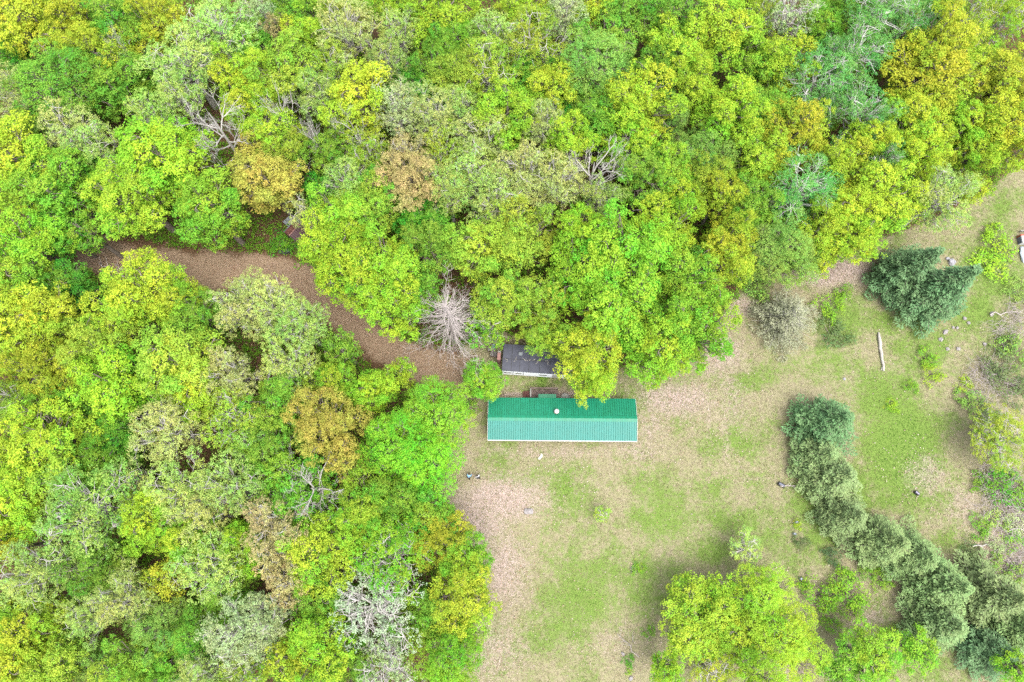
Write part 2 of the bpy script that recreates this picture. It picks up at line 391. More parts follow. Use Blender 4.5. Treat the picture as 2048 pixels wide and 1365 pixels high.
M_LOG = plain('bleached_log', (.66, .62, .55), .85, .3, 2.2, bump=.5)
M_PINK = plain('faded_red_brick', (.45, .24, .21), .9, .3, 5)
M_BLUEWHITE = plain('blue_white_tarp', (.62, .68, .76), .6, .2, 3)
M_RED = plain('red_paint', (.55, .13, .08), .5, .25, 3)
M_CREAM = plain('cream_sheet', (.80, .77, .64), .7, .1, 6)

# ---- long green roofed mobile home
W_, E_ = at(975.8, 838.5, 3.35), at(1274.6, 841.0, 3.35)
Hc_ = (W_ + E_) / 2; LEN = (E_ - W_).length; YAW = math.atan2(E_.y - W_.y, E_.x - W_.x)
nE, sE = at(1125, 796.6, 2.62), at(1125, 881.3, 2.62)
HW = abs(nE.y - sE.y) / 2; MIDY = (nE.y + sE.y) / 2
RZ, EZ = 3.30, 2.62
home = thing('mobile_home', 'long narrow mobile home under a green ribbed metal roof in the clearing', 'mobile home', (Hc_.x, MIDY, 0), YAW)
wall = MB().box((0, 0, 1.53), (LEN - .7, HW * 2 - .7, 1.9)).build('wall', M_SIDING, home)
MB().box((0, 0, .29), (LEN - .8, HW * 2 - .8, .58)).build('skirting', M_SKIRT, home)
for sx in (-1, 1):
    x = sx * (LEN / 2 - .36); y = HW - .36
    gab = MB(); gab.poly([(x - .04, -y, 2.485), (x - .04, y, 2.485), (x - .04, 0, RZ - .12), (x + .04, -y, 2.485), (x + .04, y, 2.485), (x + .04, 0, RZ - .12)], [(0, 1, 2), (3, 5, 4), (0, 3, 4, 1), (1, 4, 5, 2), (2, 5, 3, 0)])
    gab.build('gable', M_SIDING, home)
def slope(sgn, name, mat):
    b = MB(); n = 64; L2 = LEN / 2
    def P(x, t, dz): return (x, sgn * HW * t, RZ - (RZ - EZ) * t + dz)
    b.poly([P(-L2, 0.0, 0), P(L2, 0.0, 0), P(L2, 1, 0), P(-L2, 1, 0), P(-L2, 0, -.03), P(L2, 0, -.03), P(L2, 1, -.03), P(-L2, 1, -.03)],
           [(0, 1, 2, 3), (4, 7, 6, 5), (0, 4, 5, 1), (1, 5, 6, 2), (2, 6, 7, 3), (3, 7, 4, 0)])
    for i in range(n + 1):
        x = -L2 + .04 + (LEN - .08) * i / n; w = .05; h = .07
        b.poly([P(x - w, .03, .002), P(x + w, .03, .002), P(x + w, .995, .002), P(x - w, .995, .002), P(x - w * .45, .03, h), P(x + w * .45, .03, h), P(x + w * .45, .995, h), P(x - w * .45, .995, h)],
               [(4, 5, 6, 7), (0, 4, 7, 3), (1, 2, 6, 5), (0, 1, 5, 4), (3, 7, 6, 2)])
    return b.build(name, mat, home)
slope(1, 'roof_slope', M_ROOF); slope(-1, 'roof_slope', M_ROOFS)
cap = MB()
for s in (1, -1):
    t0, t1 = 0, .14
    cap.poly([(-LEN / 2 - .02, 0, RZ + .075), (LEN / 2 + .02, 0, RZ + .075), (LEN / 2 + .02, s * HW * t1, RZ - (RZ - EZ) * t1 + .05), (-LEN / 2 - .02, s * HW * t1, RZ - (RZ - EZ) * t1 + .05)], [(0, 1, 2, 3)])
cap.build('ridge_cap', M_ROOF, home)
MB().box((0, -HW - .05, EZ - .05), (LEN + .04, .1, .11)).build('gutter', M_WHITE, home, .01)
for sx in (-1, 1):
    for s in (-1, 1):
        ft = MB(); ft.poly([(sx * (LEN / 2 + .025) + o, s * HW * t, RZ - (RZ - EZ) * t + dz) for o in (-.02, .02) for t in (0, 1) for dz in (-.1, -.005)], [(0, 1, 3, 2), (4, 6, 7, 5), (0, 2, 6, 4), (1, 5, 7, 3), (0, 4, 5, 1), (2, 3, 7, 6)])
        ft.build('barge_trim', M_WHITE, home)
for x in (-7.2, -4.4, -1.0, 2.6, 5.0, 7.6):
    f = MB().box((x, -HW + .33, 1.65), (1.1, .06, .95)).build('window', M_WHITE, home); MB().box((x, -HW + .29, 1.65), (.95, .05, .8)).build('pane', M_GLASS, f)
d = MB().box((.9, -HW + .33, 1.5), (.9, .06, 1.85)).build('door', M_DOOR, home); MB().box((.55, -HW + .27, 1.45), (.06, .08, .12)).build('handle', M_ZINC, d)
d = MB().box((-1.9, HW - .33, 1.5), (.9, .06, 1.85)).build('door', M_DOOR, home); MB().box((-1.55, HW - .27, 1.45), (.06, .08, .12)).build('handle', M_ZINC, d)
cp = at(1113, 824, 3.2); cl = Matrix.Rotation(-YAW, 3, 'Z') @ (cp - Vector((Hc_.x, MIDY, 0)))
ch = MB().lathe((cl.x, cl.y, 2.6), [(.14, 0), (.14, .95)], 18).build('chimney', M_ZINC, home)
MB().lathe((cl.x, cl.y, 2.72), [(.36, .25), (.30, .40), (.20, .52), (.16, .56)], 20).build('flashing', M_RED, ch)
MB().lathe((cl.x, cl.y, 3.38), [(.15, .06), (.29, .10), (.30, .20), (.27, .34), (.17, .42), (.05, .45)], 20).build('chimney_cap', M_WHITE, ch, smooth=False)
pr = at(1094.5, 790, 2.5); prl = Matrix.Rotation(-YAW, 3, 'Z') @ (pr - Vector((Hc_.x, MIDY, 0)))
b = MB(); y0, y1 = HW - .15, HW + .52
b.poly([(prl.x - 1.1, y0, 2.60), (prl.x + 1.1, y0, 2.60), (prl.x + 1.1, y1, 2.46), (prl.x - 1.1, y1, 2.46), (prl.x - 1.1, y0, 2.57), (prl.x + 1.1, y0, 2.57), (prl.x + 1.1, y1, 2.43), (prl.x - 1.1, y1, 2.43)],
       [(0, 1, 2, 3), (4, 7, 6, 5), (0, 4, 5, 1), (1, 5, 6, 2), (2, 6, 7, 3), (3, 7, 4, 0)])
M_PORCH = plain('faded_green_sheet', (.05, .25, .14), .5, .25, 3)
b.build('porch_roof', M_PORCH, home)
for sx in (-1, 1): MB().box((prl.x + sx * 1.0, HW + .44, 1.24), (.09, .09, 2.40)).build('porch_post', M_DECK, home)

# ---- weathered deck behind the home
dk = at(1088, 787, .65)
RY = at(1088, 776.5, 1.5).y - (MIDY + HW)          # how far the back railing stands behind the eave
deck = thing('wooden_deck', 'weathered brown wooden deck with a railing against the green roofed home', 'deck', (dk.x, MIDY + HW + RY - 1.02, 0), YAW)
b = MB()
for i in range(11): b.box((0, -.58 + .15 * i + .0, .62), (3.5, .128, .04))
b.build('floor', M_DECK, deck)
b = MB()
for x in (-1.68, 0, 1.68):
    for y in (-.2, .95): b.box((x, y, .29), (.1, .1, .60))
b.box((0, .35, .54), (3.4, .08, .1))
for x in (-1.68, 0, 1.68): b.box((x, .35, .54), (.06, 1.3, .11))
b.build('frame', M_DECKRED, deck)
r = MB(); r.box((0, 1.02, 1.48), (3.5, .16, .04)).box((0, 1.04, 1.2), (3.5, .04, .1)).box((0, 1.04, .92), (3.5, .04, .1))
for x in (-1.7, -.55, .55, 1.7): r.box((x, .985, 1.05), (.09, .07, .82))
r.build('railing', M_DECK, deck)
r = MB(); r.box((-1.72, .38, 1.50), (.16, 1.1, .04))
for y in (-.1, .8): r.box((-1.72, y, 1.06), (.09, .09, .84))
for i in range(6): r.box((-1.72, -.02 + i * .17, 1.0), (.03, .04, .72))
r.build('railing', M_GREYWOOD, deck)
st = MB()
for i in range(3): st.box((-2.02 - .27 * i, .35, .46 - .19 * i), (.27, 1.0, .05))
st.build('step', M_DECKRED, deck)
t = at(1130.5, 794, .78); tb = thing('round_table', 'round pale grey table between the deck and the overhanging yellow tree', 'table', (t.x, t.y - .1, 0))
MB().lathe((0, 0, .70), [(.50, 0), (.56, .02), (.56, .07), (.52, .09), (.2, .105)], 28).build('tabletop', M_CONC, tb)
MB().lathe((0, 0, 0), [(.3, 0), (.25, .06), (.13, .2), (.13, .70)], 18).build('pedestal', M_CONC, tb)

# ---- dark flat roofed trailer
a, c = at(1003.5, 741.5, 2.75), at(1128, 750.2, 2.75)
ty = math.atan2(c.y - a.y, c.x - a.x)
tr_ = thing('house_trailer', 'white walled trailer with a dark flat roof, half hidden under yellow trees', 'trailer', (a.x, a.y, 0), ty)
TL, TW = 11.6, 3.45
MB().box((TL / 2, TW / 2 - .0, 1.62), (TL - .12, TW - .02, 2.04)).build('wall', plain('white_trailer_wall', (.74, .76, .78), .5, .08, 2, dim=1), tr_)
MB().box((TL / 2, TW / 2, .3), (TL - .3, TW - .3, .6)).build('skirting', M_SKIRT, tr_)
rf = MB().box((TL / 2, TW / 2, 2.705), (TL, TW, .13)).build('roof', M_DARKROOF, tr_, .015)
sm = MB()
for x in (1.15, 2.2, 3.35, 4.7, 6.0, 7.3, 8.6, 9.9): sm.box((x, TW / 2, 2.776), (.05, TW - .1, .02))
sm.box((TL / 2, 1.55, 2.779), (TL - .1, .06, .022))
sm.build('seam', M_BLACK, rf)
vt = MB().box((2.2, 2.3, 2.83), (.5, .42, .12)).build('roof_vent', M_ZINC, rf, .02)
for x, w in ((.75, .9), (2.1, .75), (5.2, .95), (8.3, .9)):
    f = MB().box((x, .02, 1.75), (w + .1, .06, .56)).build('window', M_WHITE, tr_); MB().box((x, -.02, 1.75), (w - .06, .03, .36)).build('pane', M_GLASS, f)
dd = MB().box((6.75, .0, 1.55), (.78, .06, 1.8)).build('door', M_SIDING, tr_); MB().box((7.0, -.04, 1.5), (.08, .07, .1)).build('handle', M_BLACK, dd)
MB().box((1.42, .0, 1.60), (.04, .05, 1.9)).build('corner_strip', M_BLACK, tr_); MB().box((2.72, .0, 1.60), (.04, .05, 1.9)).build('corner_strip', M_BLACK, tr_)
hb = thing('brick_flue', 'narrow faded red brick flue at the dark roofed trailer\'s west end', 'chimney', tuple(at(998, 713, 2.6).xy) + (0,), ty)
MB().box((0, 0, 1.35), (.42, .9, 2.7)).build('stack', M_PINK, hb, .02); MB().box((0, .62, 1.2), (.40, .3, 2.4)).build('base', M_GREYWOOD, hb, .02)
for (px, py, rz, lab) in ((983, 698, ty + .15, 'grey slatted pallet, upper of two left of the dark roofed trailer'), (988, 709, ty - .1, 'grey slatted pallet, lower of two, touching the red brick flue')):
    q = at(px, py, .5); pt = thing('wooden_pallet', lab, 'pallet', (q.x, q.y, 0), rz, 'pallets by the trailer')
    b = MB()
    for i in range(7): b.box((-.42 + .14 * i, 0, .62), (.085, .62, .03))
    b.build('slat', M_GREYWOOD, pt); b = MB()
    for y in (-.26, 0, .26): b.box((0, y, .3), (.95, .07, .6))
    b.build('bearer', M_DECKRED, pt)
q = at(987, 693, .8); o = MB().box((0, 0, .4), (.34, .5, .8)).box((0, 0, .82), (.38, .54, .05)).build('storage_bin', plain('blue_plastic', (.06, .16, .34), .5), None, .03); o.location = (q.x, q.y, 0); tag(o, 'small blue bin beside the upper grey pallet', 'bin')
rr = np.random.default_rng(8)
for px, py, L, an in ((1012, 720, 9, 1.9), (1033, 717, 9, 1.6), (1050.5, 719, 11, -.4), (1058, 720.5, 10, .5), (1068, 719.5, 7, .5), (1076, 724, 13, .7), (1095, 726, 13, -.7), (1029, 723, 3, .3)):
    q = at(px, py, 2.83); L = L * .062; A = Acc(); A.tube(curve((-L / 2, 0, 0), (L / 2, 0, .04), rr, .1, 5, .12), [.035, .032, .028, .024, .014], 5); A.tube(curve((0, 0, .01), (L * .25, L * .2, .05), rr, 0, 3, .05), [.022, .018, .010], 4)
    o = link('fallen_stick', A.mesh('fallen_stick', M_LOG)); o.location = (q.x, q.y, 2.80); o.rotation_euler = (0, 0, an + ty)
    tag(o, 'bleached fallen stick lying on the dark trailer roof', 'stick', 'sticks lying on the dark roof')

# ---- little rusty shed in the wood
q0, q1 = at(600, 448, 2.3), at(580, 470, 2.3)
sd = thing('rusty_shed', 'small rusty maroon roofed shed half hidden at the bend of the path', 'shed', ((q0.x + q1.x) / 2, (q0.y + q1.y) / 2, 0), math.atan2(q0.y - q1.y, q0.x - q1.x))
SL = (q0 - q1).length / 2 + .15
MB().box((0, -.25, .85), (SL * 2 - .25, 2.5, 1.7)).build('wall', M_GREYWOOD, sd)
def sl(y1, z1, mat):
    b = MB(); b.poly([(-SL, 0, 2.3), (SL, 0, 2.3), (SL, y1, z1), (-SL, y1, z1), (-SL, 0, 2.27), (SL, 0, 2.27), (SL, y1, z1 - .03), (-SL, y1, z1 - .03)], [(0, 1, 2, 3), (4, 7, 6, 5), (0, 4, 5, 1), (1, 5, 6, 2), (2, 6, 7, 3), (3, 7, 4, 0)])
    for i in range(9):
        x = -SL + .06 + (2 * SL - .12) * i / 8
        b.poly([(x - .03, 0, 2.302), (x + .03, 0, 2.302), (x + .03, y1, z1 + .002), (x - .03, y1, z1 + .002), (x, 0, 2.335), (x, y1, z1 + .035)], [(0, 1, 4), (0, 4, 5, 3), (1, 2, 5, 4), (2, 3, 5)])
    return b.build('roof_slope', mat, sd)
sl(1.1, 1.85, M_RUST); sl(-1.65, 1.72, M_MAROON)
MB().box((0, 0, 2.34), (SL * 2, .14, .05)).build('ridge_board', M_PINK, sd)
MB().box((0, 1.14, 1.84), (SL * 2, .07, .12)).build('fascia', M_ZINC, sd)
for sx in (-1, 1):
    x = sx * (SL - .17); g = MB(); g.poly([(x - .03, -1.48, 1.68), (x - .03, 1.0, 1.68), (x - .03, 0, 2.2), (x + .03, -1.48, 1.68), (x + .03, 1.0, 1.68), (x + .03, 0, 2.2)], [(0, 1, 2), (3, 5, 4), (0, 3, 4, 1), (1, 4, 5, 2), (2, 5, 3, 0)])
    g.build('gable', M_GREYWOOD, sd)
q = at(582, 446, 1.2); sh = MB()
for i in range(6): sh.box((-.5 + .2 * i, 0, .03 * (i % 2)), (.205, 1.2, .02))
o = sh.build('metal_sheet', M_ZINC); o.location = (q.x - .3, q.y + .2, 1.05); o.rotation_euler = (.25, .1, .9); tag(o, 'grey corrugated metal sheet leaning by the rusty shed', 'metal sheet')
def rock_mesh(sx, sy, sz, seed, flat=.35):
    bm = bmesh.new(); bmesh.ops.create_icosphere(bm, subdivisions=3, radius=1); r = random.Random(seed)
    ph = [r.uniform(0, 6) for _ in range(6)]
    for v in bm.verts:
        c = v.co; k = 1 + .16 * math.sin(c.x * 3 + ph[0]) * math.sin(c.y * 3.2 + ph[1]) + .10 * math.sin(c.z * 5 + ph[2] + c.x * 4) + .05 * math.sin(c.y * 9 + ph[3])
        v.co = Vector((c.x * sx * k, c.y * sy * k, max(-flat, min(c.z, .75 + .1 * math.sin(c.x * 4))) * sz * k))
    me = bpy.data.meshes.new('rock'); bm.to_mesh(me); bm.free(); return me
q = at(569, 501, .3); o = link('junk_heap', rock_mesh(.9, .55, .5, 4), None, plain('dark_tarp', (.07, .07, .09), .6, .5, 5)); o.location = (q.x, q.y, .15); tag(o, 'dark tarp covered heap on the ground below the rusty shed', 'heap')
q = at(578, 502, .3); o = MB().lathe((0, 0, 0), [(.22, 0), (.33, .03), (.34, .18), (.33, .2), (.2, .2), (.19, .05)], 20).build('old_tyre', M_BLACK, None); o.location = (q.x, q.y, .02); tag(o, 'old black tyre beside the dark heap below the rusty shed', 'tyre')

# ---- rocks
for i, (px, py, a_, b_, mt, lab) in enumerate(((1057, 1023, .62, .40, M_ROCK, 'flat whitish rock lying alone in the pink leaf litter of the lawn'), (1904, 525, .55, .45, M_ROCKW, 'large pale rock behind the twin spruces\' tip'),
        (1896, 517, .28, .22, M_ROCKW, 'small pale rock touching the large one behind the spruce tip'), (1891, 664, .42, .26, M_ROCK, 'largest pinkish rock of the group left of the right field'),
        (1882, 679, .28, .30, M_ROCK, 'rounded pinkish rock just below the largest of the right field group'), (1896, 698, .26, .24, M_ROCK, 'pinkish rock at the bottom of the right field group'),
        (1917, 698, .26, .30, M_ROCK, 'greyish rock right of the lowest in the right field group'), (1930, 637, .24, .24, M_ROCK, 'round rock, topmost of the right field rocks'),
        (1938, 646, .2, .2, M_ROCK, 'small rock just right of the topmost right field rock'), (1907, 655, .2, .18, M_ROCK, 'small rock right of the largest right field rock'), (1915, 656, .2, .18, M_ROCK, 'small rock, rightmost of the row beside the largest rock'),
        (1970, 688, .22, .24, M_ROCK, 'lone pinkish rock in the dry grass of the right field'), (1689, 758, .17, .19, M_ROCKW, 'small white stone on the lawn below the fallen log'), (1984, 628, .3, .22, M_ROCK, 'pale rock beside the pile of sticks'),
        (1246, 1308, .22, .16, M_ROCK, 'brownish stone above the dark tuft on the lawn'), (1262, 1358, .26, .22, M_ROCK, 'brownish stone at the bottom edge of the lawn'))):
    q = at(px, py, .1); o = link('rock', rock_mesh(a_, b_, min(a_, b_) * .8, i), None, mt); o.location = (q.x, q.y, .04); o.rotation_euler = (0, 0, i * 1.3); tag(o, lab, 'rock', 'rocks in the grass')

# ---- fallen log, limbs
p0, p1 = at(1757.5, 665, .2), at(1767.5, 742, .2); rl_ = np.random.default_rng(4)
lg = thing('fallen_log', 'bleached straight log lying on the grass below the twin spruces', 'log', (p0.x, p0.y, 0))
dv = p1 - p0; A = Acc(); A.tube(curve((0, 0, .16), (dv.x, dv.y, .14), rl_, .0, 8, .006), [.09, .20, .21, .20, .185, .17, .16, .13], 10); A.mesh
A.tube([(0, 0, .16), (-.02, .05, .16)], [.09, .01], 10); A.tube([(dv.x, dv.y, .14), (dv.x * 1.005, dv.y * 1.005, .14)], [.13, .01], 10)
link('trunk', A.mesh('trunk', M_LOG, True), lg)
A = Acc(); A.tube(curve((-.1, -.75, .1), (.1, -.2, .2), rl_, 0, 4, .05), [.03, .05, .06, .06], 6); A.tube(curve((dv.x - .32, dv.y + .1, .08), (dv.x - .05, dv.y + .5, .15), rl_, 0, 4, .05), [.03, .05, .05, .06], 6)
link('branch_stub', A.mesh('branch_stub', M_LOG, True), lg)
def limb(px0, py0, px1, py1, r, lab, forks=3, mat=M_BARK_DEAD, z=.1):
    a, b = at(px0, py0, z), at(px1, py1, z); d = b - a; A = Acc(); rg_ = np.random.default_rng(int(px0))
    pts = curve((0, 0, z), (d.x, d.y, z), rg_, .04, 8, .03); A.tube(pts, np.linspace(r, r * .35, 8), 6)
    for k in range(forks):
        s = pts[2 + (k * 2) % 5]; v = np.array([d.x, d.y, 0]) / d.length; w = np.array([-v[1], v[0], 0]) * (1 if k % 2 else -1)
        A.tube(curve(s, s + (v * .7 + w * .6) * d.length * .32 + np.array([0, 0, .1]), rg_, .05, 5, .05), np.linspace(r * .5, r * .15, 5), 5)
    o = link('fallen_limb', A.mesh('fallen_limb', mat, True)); o.location = (a.x, a.y, 0); tag(o, lab, 'fallen branch', 'fallen branches')
limb(1278, 1315, 1234, 1268, .05, 'thin forked dead branch on the lawn left of the lawn tree pair', 4)
limb(1265, 1285, 1265, 1265, .03, 'short straight twig lying above the forked dead branch', 1)
limb(1944, 1093, 1990, 1090, .11, 'bleached white limb on the ground above the large right spruce', 1, M_LOG, .25)
limb(2010, 1062, 2060, 1058, .07, 'bleached limb cut by the right edge in the brushwood', 2, M_LOG, .5)
limb(1980, 630, 2046, 622, .09, 'long pale branch along the top of the stick pile', 4, M_BARK_DEAD, .3)
limb(1984, 1340, 2004, 1330, .07, 'short bleached limb near the bottom right corner', 1, M_LOG, .3)
limb(1560, 972, 1592, 972, .07, 'bare branched twig between the black sack and the spruce row', 5, M_BARK_DEAD, .3)
limb(258, 560, 196, 524, .10, 'bleached fallen branch at the left end of the path', 5, M_BARK_DEAD, .5)
limb(268, 552, 228, 528, .07, 'smaller bleached branch right of the one at the path\'s left end', 4, M_BARK_DEAD, .6)

# ---- small odds and ends
q = at(1080.5, 913.5, .08); b = MB(); ol = [(-.33, -.32), (-.05, -.38), (.12, -.2), (.28, -.12), (.34, .1), (.25, .42), (.1, .40), (.02, .1), (-.2, -.1)]
b.poly([(x, y, .02) for x, y in ol] + [(x * .9, y * .9, .09 + .05 * math.sin(x * 9 + y * 5)) for x, y in ol], [tuple(range(9))[::-1], tuple(range(9, 18))] + [(i, (i + 1) % 9, 9 + (i + 1) % 9, 9 + i) for i in range(9)])
o = b.build('white_sack', M_CREAM); o.location = (q.x, q.y, .02); tag(o, 'crumpled creamy white sack on the lawn in front of the green roofed home', 'sack')
def crate(px, py, sx, sy, sz, rz, m1, m2, nm, lab, cat, grp=None):
    q = at(px, py, sz / 2); t = thing(nm, lab, cat, (q.x, q.y, 0), rz, grp)
    MB().box((0, 0, sz / 2), (sx, sy, sz)).build('body', m1, t, .03); MB().box((0, 0, sz + .03), (sx * .86, sy * .38, .06)).build('lid', m2, t, .015)
    b = MB()
    for s in (-1, 1): b.box((s * (sx / 2 + .03), 0, sz * .6), (.06, sy * .4, .05))
    b.build('handle', m1, t); return t
crate(1562.5, 970, .80, .46, .4, -.5, M_BLACK, M_SLATE, 'black_case', 'black case with a slate blue panel at the upper end of the spruce row\'s bend', 'case')
crate(1833.5, 986.5, .56, .42, .35, -.75, M_BLACK, plain('lilac_plastic', (.50, .46, .62), .5), 'black_case', 'small black case with a pale lilac stripe alone in the dry right field', 'case')
for px, py, lab in ((1593, 1045, 'pale bluish tree guard, topmost of three near the spruce row'), (1589, 1068, 'pale bluish tree guard, middle of three near the spruce row'), (1601.5, 1158, 'pale bluish tree guard, lowest of three near the spruce row')):
    q = at(px, py, .3); t = thing('tree_guard', lab, 'tree guard', (q.x, q.y, 0), 0, 'tree guards')
    MB().lathe((0, 0, 0), [(.15, 0), (.14, .6), (.12, .61), (.11, .45)], 14).build('sleeve', M_BLUEWHITE, t)
    MB().box((.19, 0, .45), (.035, .035, .9)).build('stake', M_GREYWOOD, t)
q = at(2056, 479, .8); t = thing('white_box', 'white box with a red back edge, cut by the right edge of the photo', 'box', (q.x, q.y, 0))
MB().box((0, 0, .45), (1.7, 1.0, .9)).build('body', M_WHITE, t, .04); MB().box((0, .62, .42), (1.8, .22, .84)).build('red_back', M_RED, t, .02)
MB().box((-.87, 0, .4), (.05, .9, .7)).build('end_panel', M_SLATE, t); MB().box((0, 0, .93), (1.6, .06, .05)).build('lid_rib', M_BLUEWHITE, t)
q = at(2060, 462, .5); o = MB().box((0, 0, .5), (2.6, .16, .16)).box((-1.1, 0, .22), (.12, .12, .44)).box((1.1, 0, .22), (.12, .12, .44)).build('low_rail', M_GREYWOOD, None, .01); o.location = (q.x, q.y, 0); tag(o, 'pale low rail above the white box on the right edge', 'rail')
q = at(2054, 508, .4); o = link('tarp_bundle', rock_mesh(.75, 1.15, .6, 12), None, M_BLUEWHITE); o.location = (q.x, q.y, .12); tag(o, 'pale blue white bundle cut by the right edge below the white box', 'bundle')

# ---- two people on the lawn's edge
def skinned(name, nodes, edges, mat, parent, sub=1):
    me = bpy.data.meshes.new(name); me.from_pydata([n[0] for n in nodes], edges, []); o = link(name, me, parent, mat)
    md = o.modifiers.new('skin', 'SKIN'); md.use_smooth_shade = True
    for v, n in zip(me.skin_vertices[0].data, nodes): v.radius = (n[1], n[1])
    me.skin_vertices[0].data[0].use_root = True
    s = o.modifiers.new('sub', 'SUBSURF'); s.levels = sub; s.render_levels = sub
    return o
M_SKIN = plain('skin', (.55, .34, .25), .55, .1, 8)
def plaid():
    m, nt, out = nmat('blue_green_plaid'); tc = node(nt, 'ShaderNodeTexCoord'); sp = node(nt, 'ShaderNodeSeparateXYZ'); nt.links.new(tc.outputs['Object'], sp.inputs[0])
    f = lambda o: ramp(nt, math_n(nt, 'SINE', math_n(nt, 'MULTIPLY', o, 42.0)), -.1, .1)
    c = mix_c(nt, f(sp.outputs[1]), (.03, .10, .42), (.10, .34, .26)); c = mix_c(nt, math_n(nt, 'MULTIPLY', f(sp.outputs[0]), .5), c, (.45, .6, .75))
    p = node(nt, 'ShaderNodeBsdfPrincipled', Roughness=.85); nt.links.new(c, p.inputs['Base Color']); nt.links.new(p.outputs[0], out.inputs[0]); return m
def person(px, py, rz, stoop, m_shirt, m_legs, m_hair, lab, m_over=None):
    q = at(px, py, .9); t = thing('person', lab, 'person', (q.x, q.y, 0), rz, 'people on the lawn')
    s = stoop; hp = .92
    N = [((0, 0, hp), .13), ((0, s * .12, 1.14), .125), ((0, s * .30, 1.36), .14), ((0, s * .42, 1.50), .06), ((0, s * .50, 1.57), .085), ((0, s * .54, 1.66), .095)]
    Ed = [(0, 1), (1, 2), (2, 3), (3, 4), (4, 5)]
    def chain(start, pts):
        prev = start
        for p_ in pts: N.append(p_); Ed.append((prev, len(N) - 1)); prev = len(N) - 1
        return prev
    for sx, st in ((-1, .26), (1, -.22)):
        chain(0, [((sx * .10, 0, hp - .06), .09), ((sx * .11, st * .55, .50), .065), ((sx * .11, st * .75 - .05, .10), .045), ((sx * .11, st * .75 - .08, .05), .045), ((sx * .12, st * .75 + .14, .035), .035)])
        h = chain(2, [((sx * .19, s * .30, 1.40), .062), ((sx * .27, s * .34 - st * .25, 1.13), .045), ((sx * .27, s * .5 - st * .25 + .1, .92), .034), ((sx * .265, s * .53 - st * .25 + .13, .85), .030)])
        hx, hy, hz = N[h][0]
        for k in range(4): chain(h, [((hx - .027 + .018 * k, hy + .035, hz - .05), .011), ((hx - .03 + .019 * k, hy + .05, hz - .095 + .01 * abs(k - 1.5)), .009)])
        chain(h, [((hx - sx * .045, hy + .03, hz - .02), .011), ((hx - sx * .06, hy + .05, hz - .05), .010)])
    skinned('body', N, Ed, M_SKIN, t)
    SN = [((0, 0, hp + .04), .150), ((0, s * .12, 1.14), .148), ((0, s * .30, 1.36), .165), ((0, s * .38, 1.45), .10)]; SE = [(0, 1), (1, 2), (2, 3)]
    for sx, st in ((-1, .26), (1, -.22)):
        k = len(SN); SN += [((sx * .20, s * .30, 1.40), .082), ((sx * .27, s * .34 - st * .25, 1.13), .062), ((sx * .27, s * .46 - st * .25 + .07, .98), .05)]; SE += [(2, k), (k, k + 1), (k + 1, k + 2)]
    skinned('shirt', SN, SE, m_shirt, t)
    LN = [((0, 0, hp), .152)]; LE = []
    for sx, st in ((-1, .26), (1, -.22)):
        k = len(LN); LN += [((sx * .10, 0, hp - .06), .11), ((sx * .11, st * .55, .50), .082), ((sx * .11, st * .75 - .05, .12), .062)]; LE += [(0, k), (k, k + 1), (k + 1, k + 2)]
    skinned('trousers', LN, LE, m_legs, t)
    b = MB()
    for sx, st in ((-1, .26), (1, -.22)): b.box((sx * .115, st * .75 + .03, .05), (.10, .29, .10))
    b.build('shoe', M_BLACK, t, .025)
    hy, hz = s * .54, 1.67; me = bpy.data.meshes.new('hair'); bm = bmesh.new(); bmesh.ops.create_uvsphere(bm, u_segments=20, v_segments=12, radius=.118)
    for v in bm.verts:
        if v.co.y > .03 and v.co.z < .045: v.co *= .72
        if v.co.z < -.06: v.co.z = -.06 - (.05 if v.co.y < 0 else 0)
        v.co.y *= 1.12
    bm.to_mesh(me); bm.free(); h = link('hair', me, t, m_hair, True); h.location = (0, hy - .01, hz + .03)
    f = MB()
    for sx in (-1, 1): f.box((sx * .035, hy + .095, hz + .005), (.024, .012, .012))
    f.build('eye', M_BLACK, t); MB().poly([(-.014, hy + .09, hz - .045), (.014, hy + .09, hz - .045), (0, hy + .125, hz - .04), (0, hy + .092, hz + .005)], [(0, 1, 2), (0, 2, 3), (1, 3, 2), (0, 3, 1)]).build('nose', M_SKIN, t)
    MB().box((0, hy + .092, hz - .07), (.045, .01, .01)).build('mouth', plain('lips', (.40, .17, .15), .5), t)
    e = MB()
    for sx in (-1, 1): e.box((sx * .098, hy + .005, hz - .01), (.02, .035, .055))
    e.build('ear', M_SKIN, t, .006)
    if m_over: MB().box((0, s * .2 - .17, 1.22), (.30, .18, .42)).build('backpack', m_over, t, .05)
    return t
person(937.5, 955, R(-14), .75, plaid(), plain('black_trousers', (.02, .02, .025), .8), plain('dark_hair', (.02, .016, .012), .5), 'person in a blue and green plaid shirt at the edge of the smooth crown')
person(956, 955, R(24), .35, plain('white_shirt', (.75, .75, .76), .8, .05), plain('charcoal_trousers', (.03, .03, .035), .8), plain('black_hair', (.012, .010, .010), .5), 'person in a white shirt with a black pack, right of the plaid shirt', M_BLACK)
# ------------------------------------------------------------------ tree generators (each returns a trunk mesh and a crown mesh)
def sphere_dirs(n, rng, zmin):
    i = np.arange(n) + .5
    z = 1 - (1 - zmin) * i / n
    ph = i * 2.399963 + rng.uniform(0, 6.28)
    d = np.stack([np.sqrt(np.maximum(0, 1 - z * z)) * np.cos(ph), np.sqrt(np.maximum(0, 1 - z * z)) * np.sin(ph), z], 1)
    d += rng.normal(size=d.shape) * .16
    return d / np.linalg.norm(d, axis=1, keepdims=True)

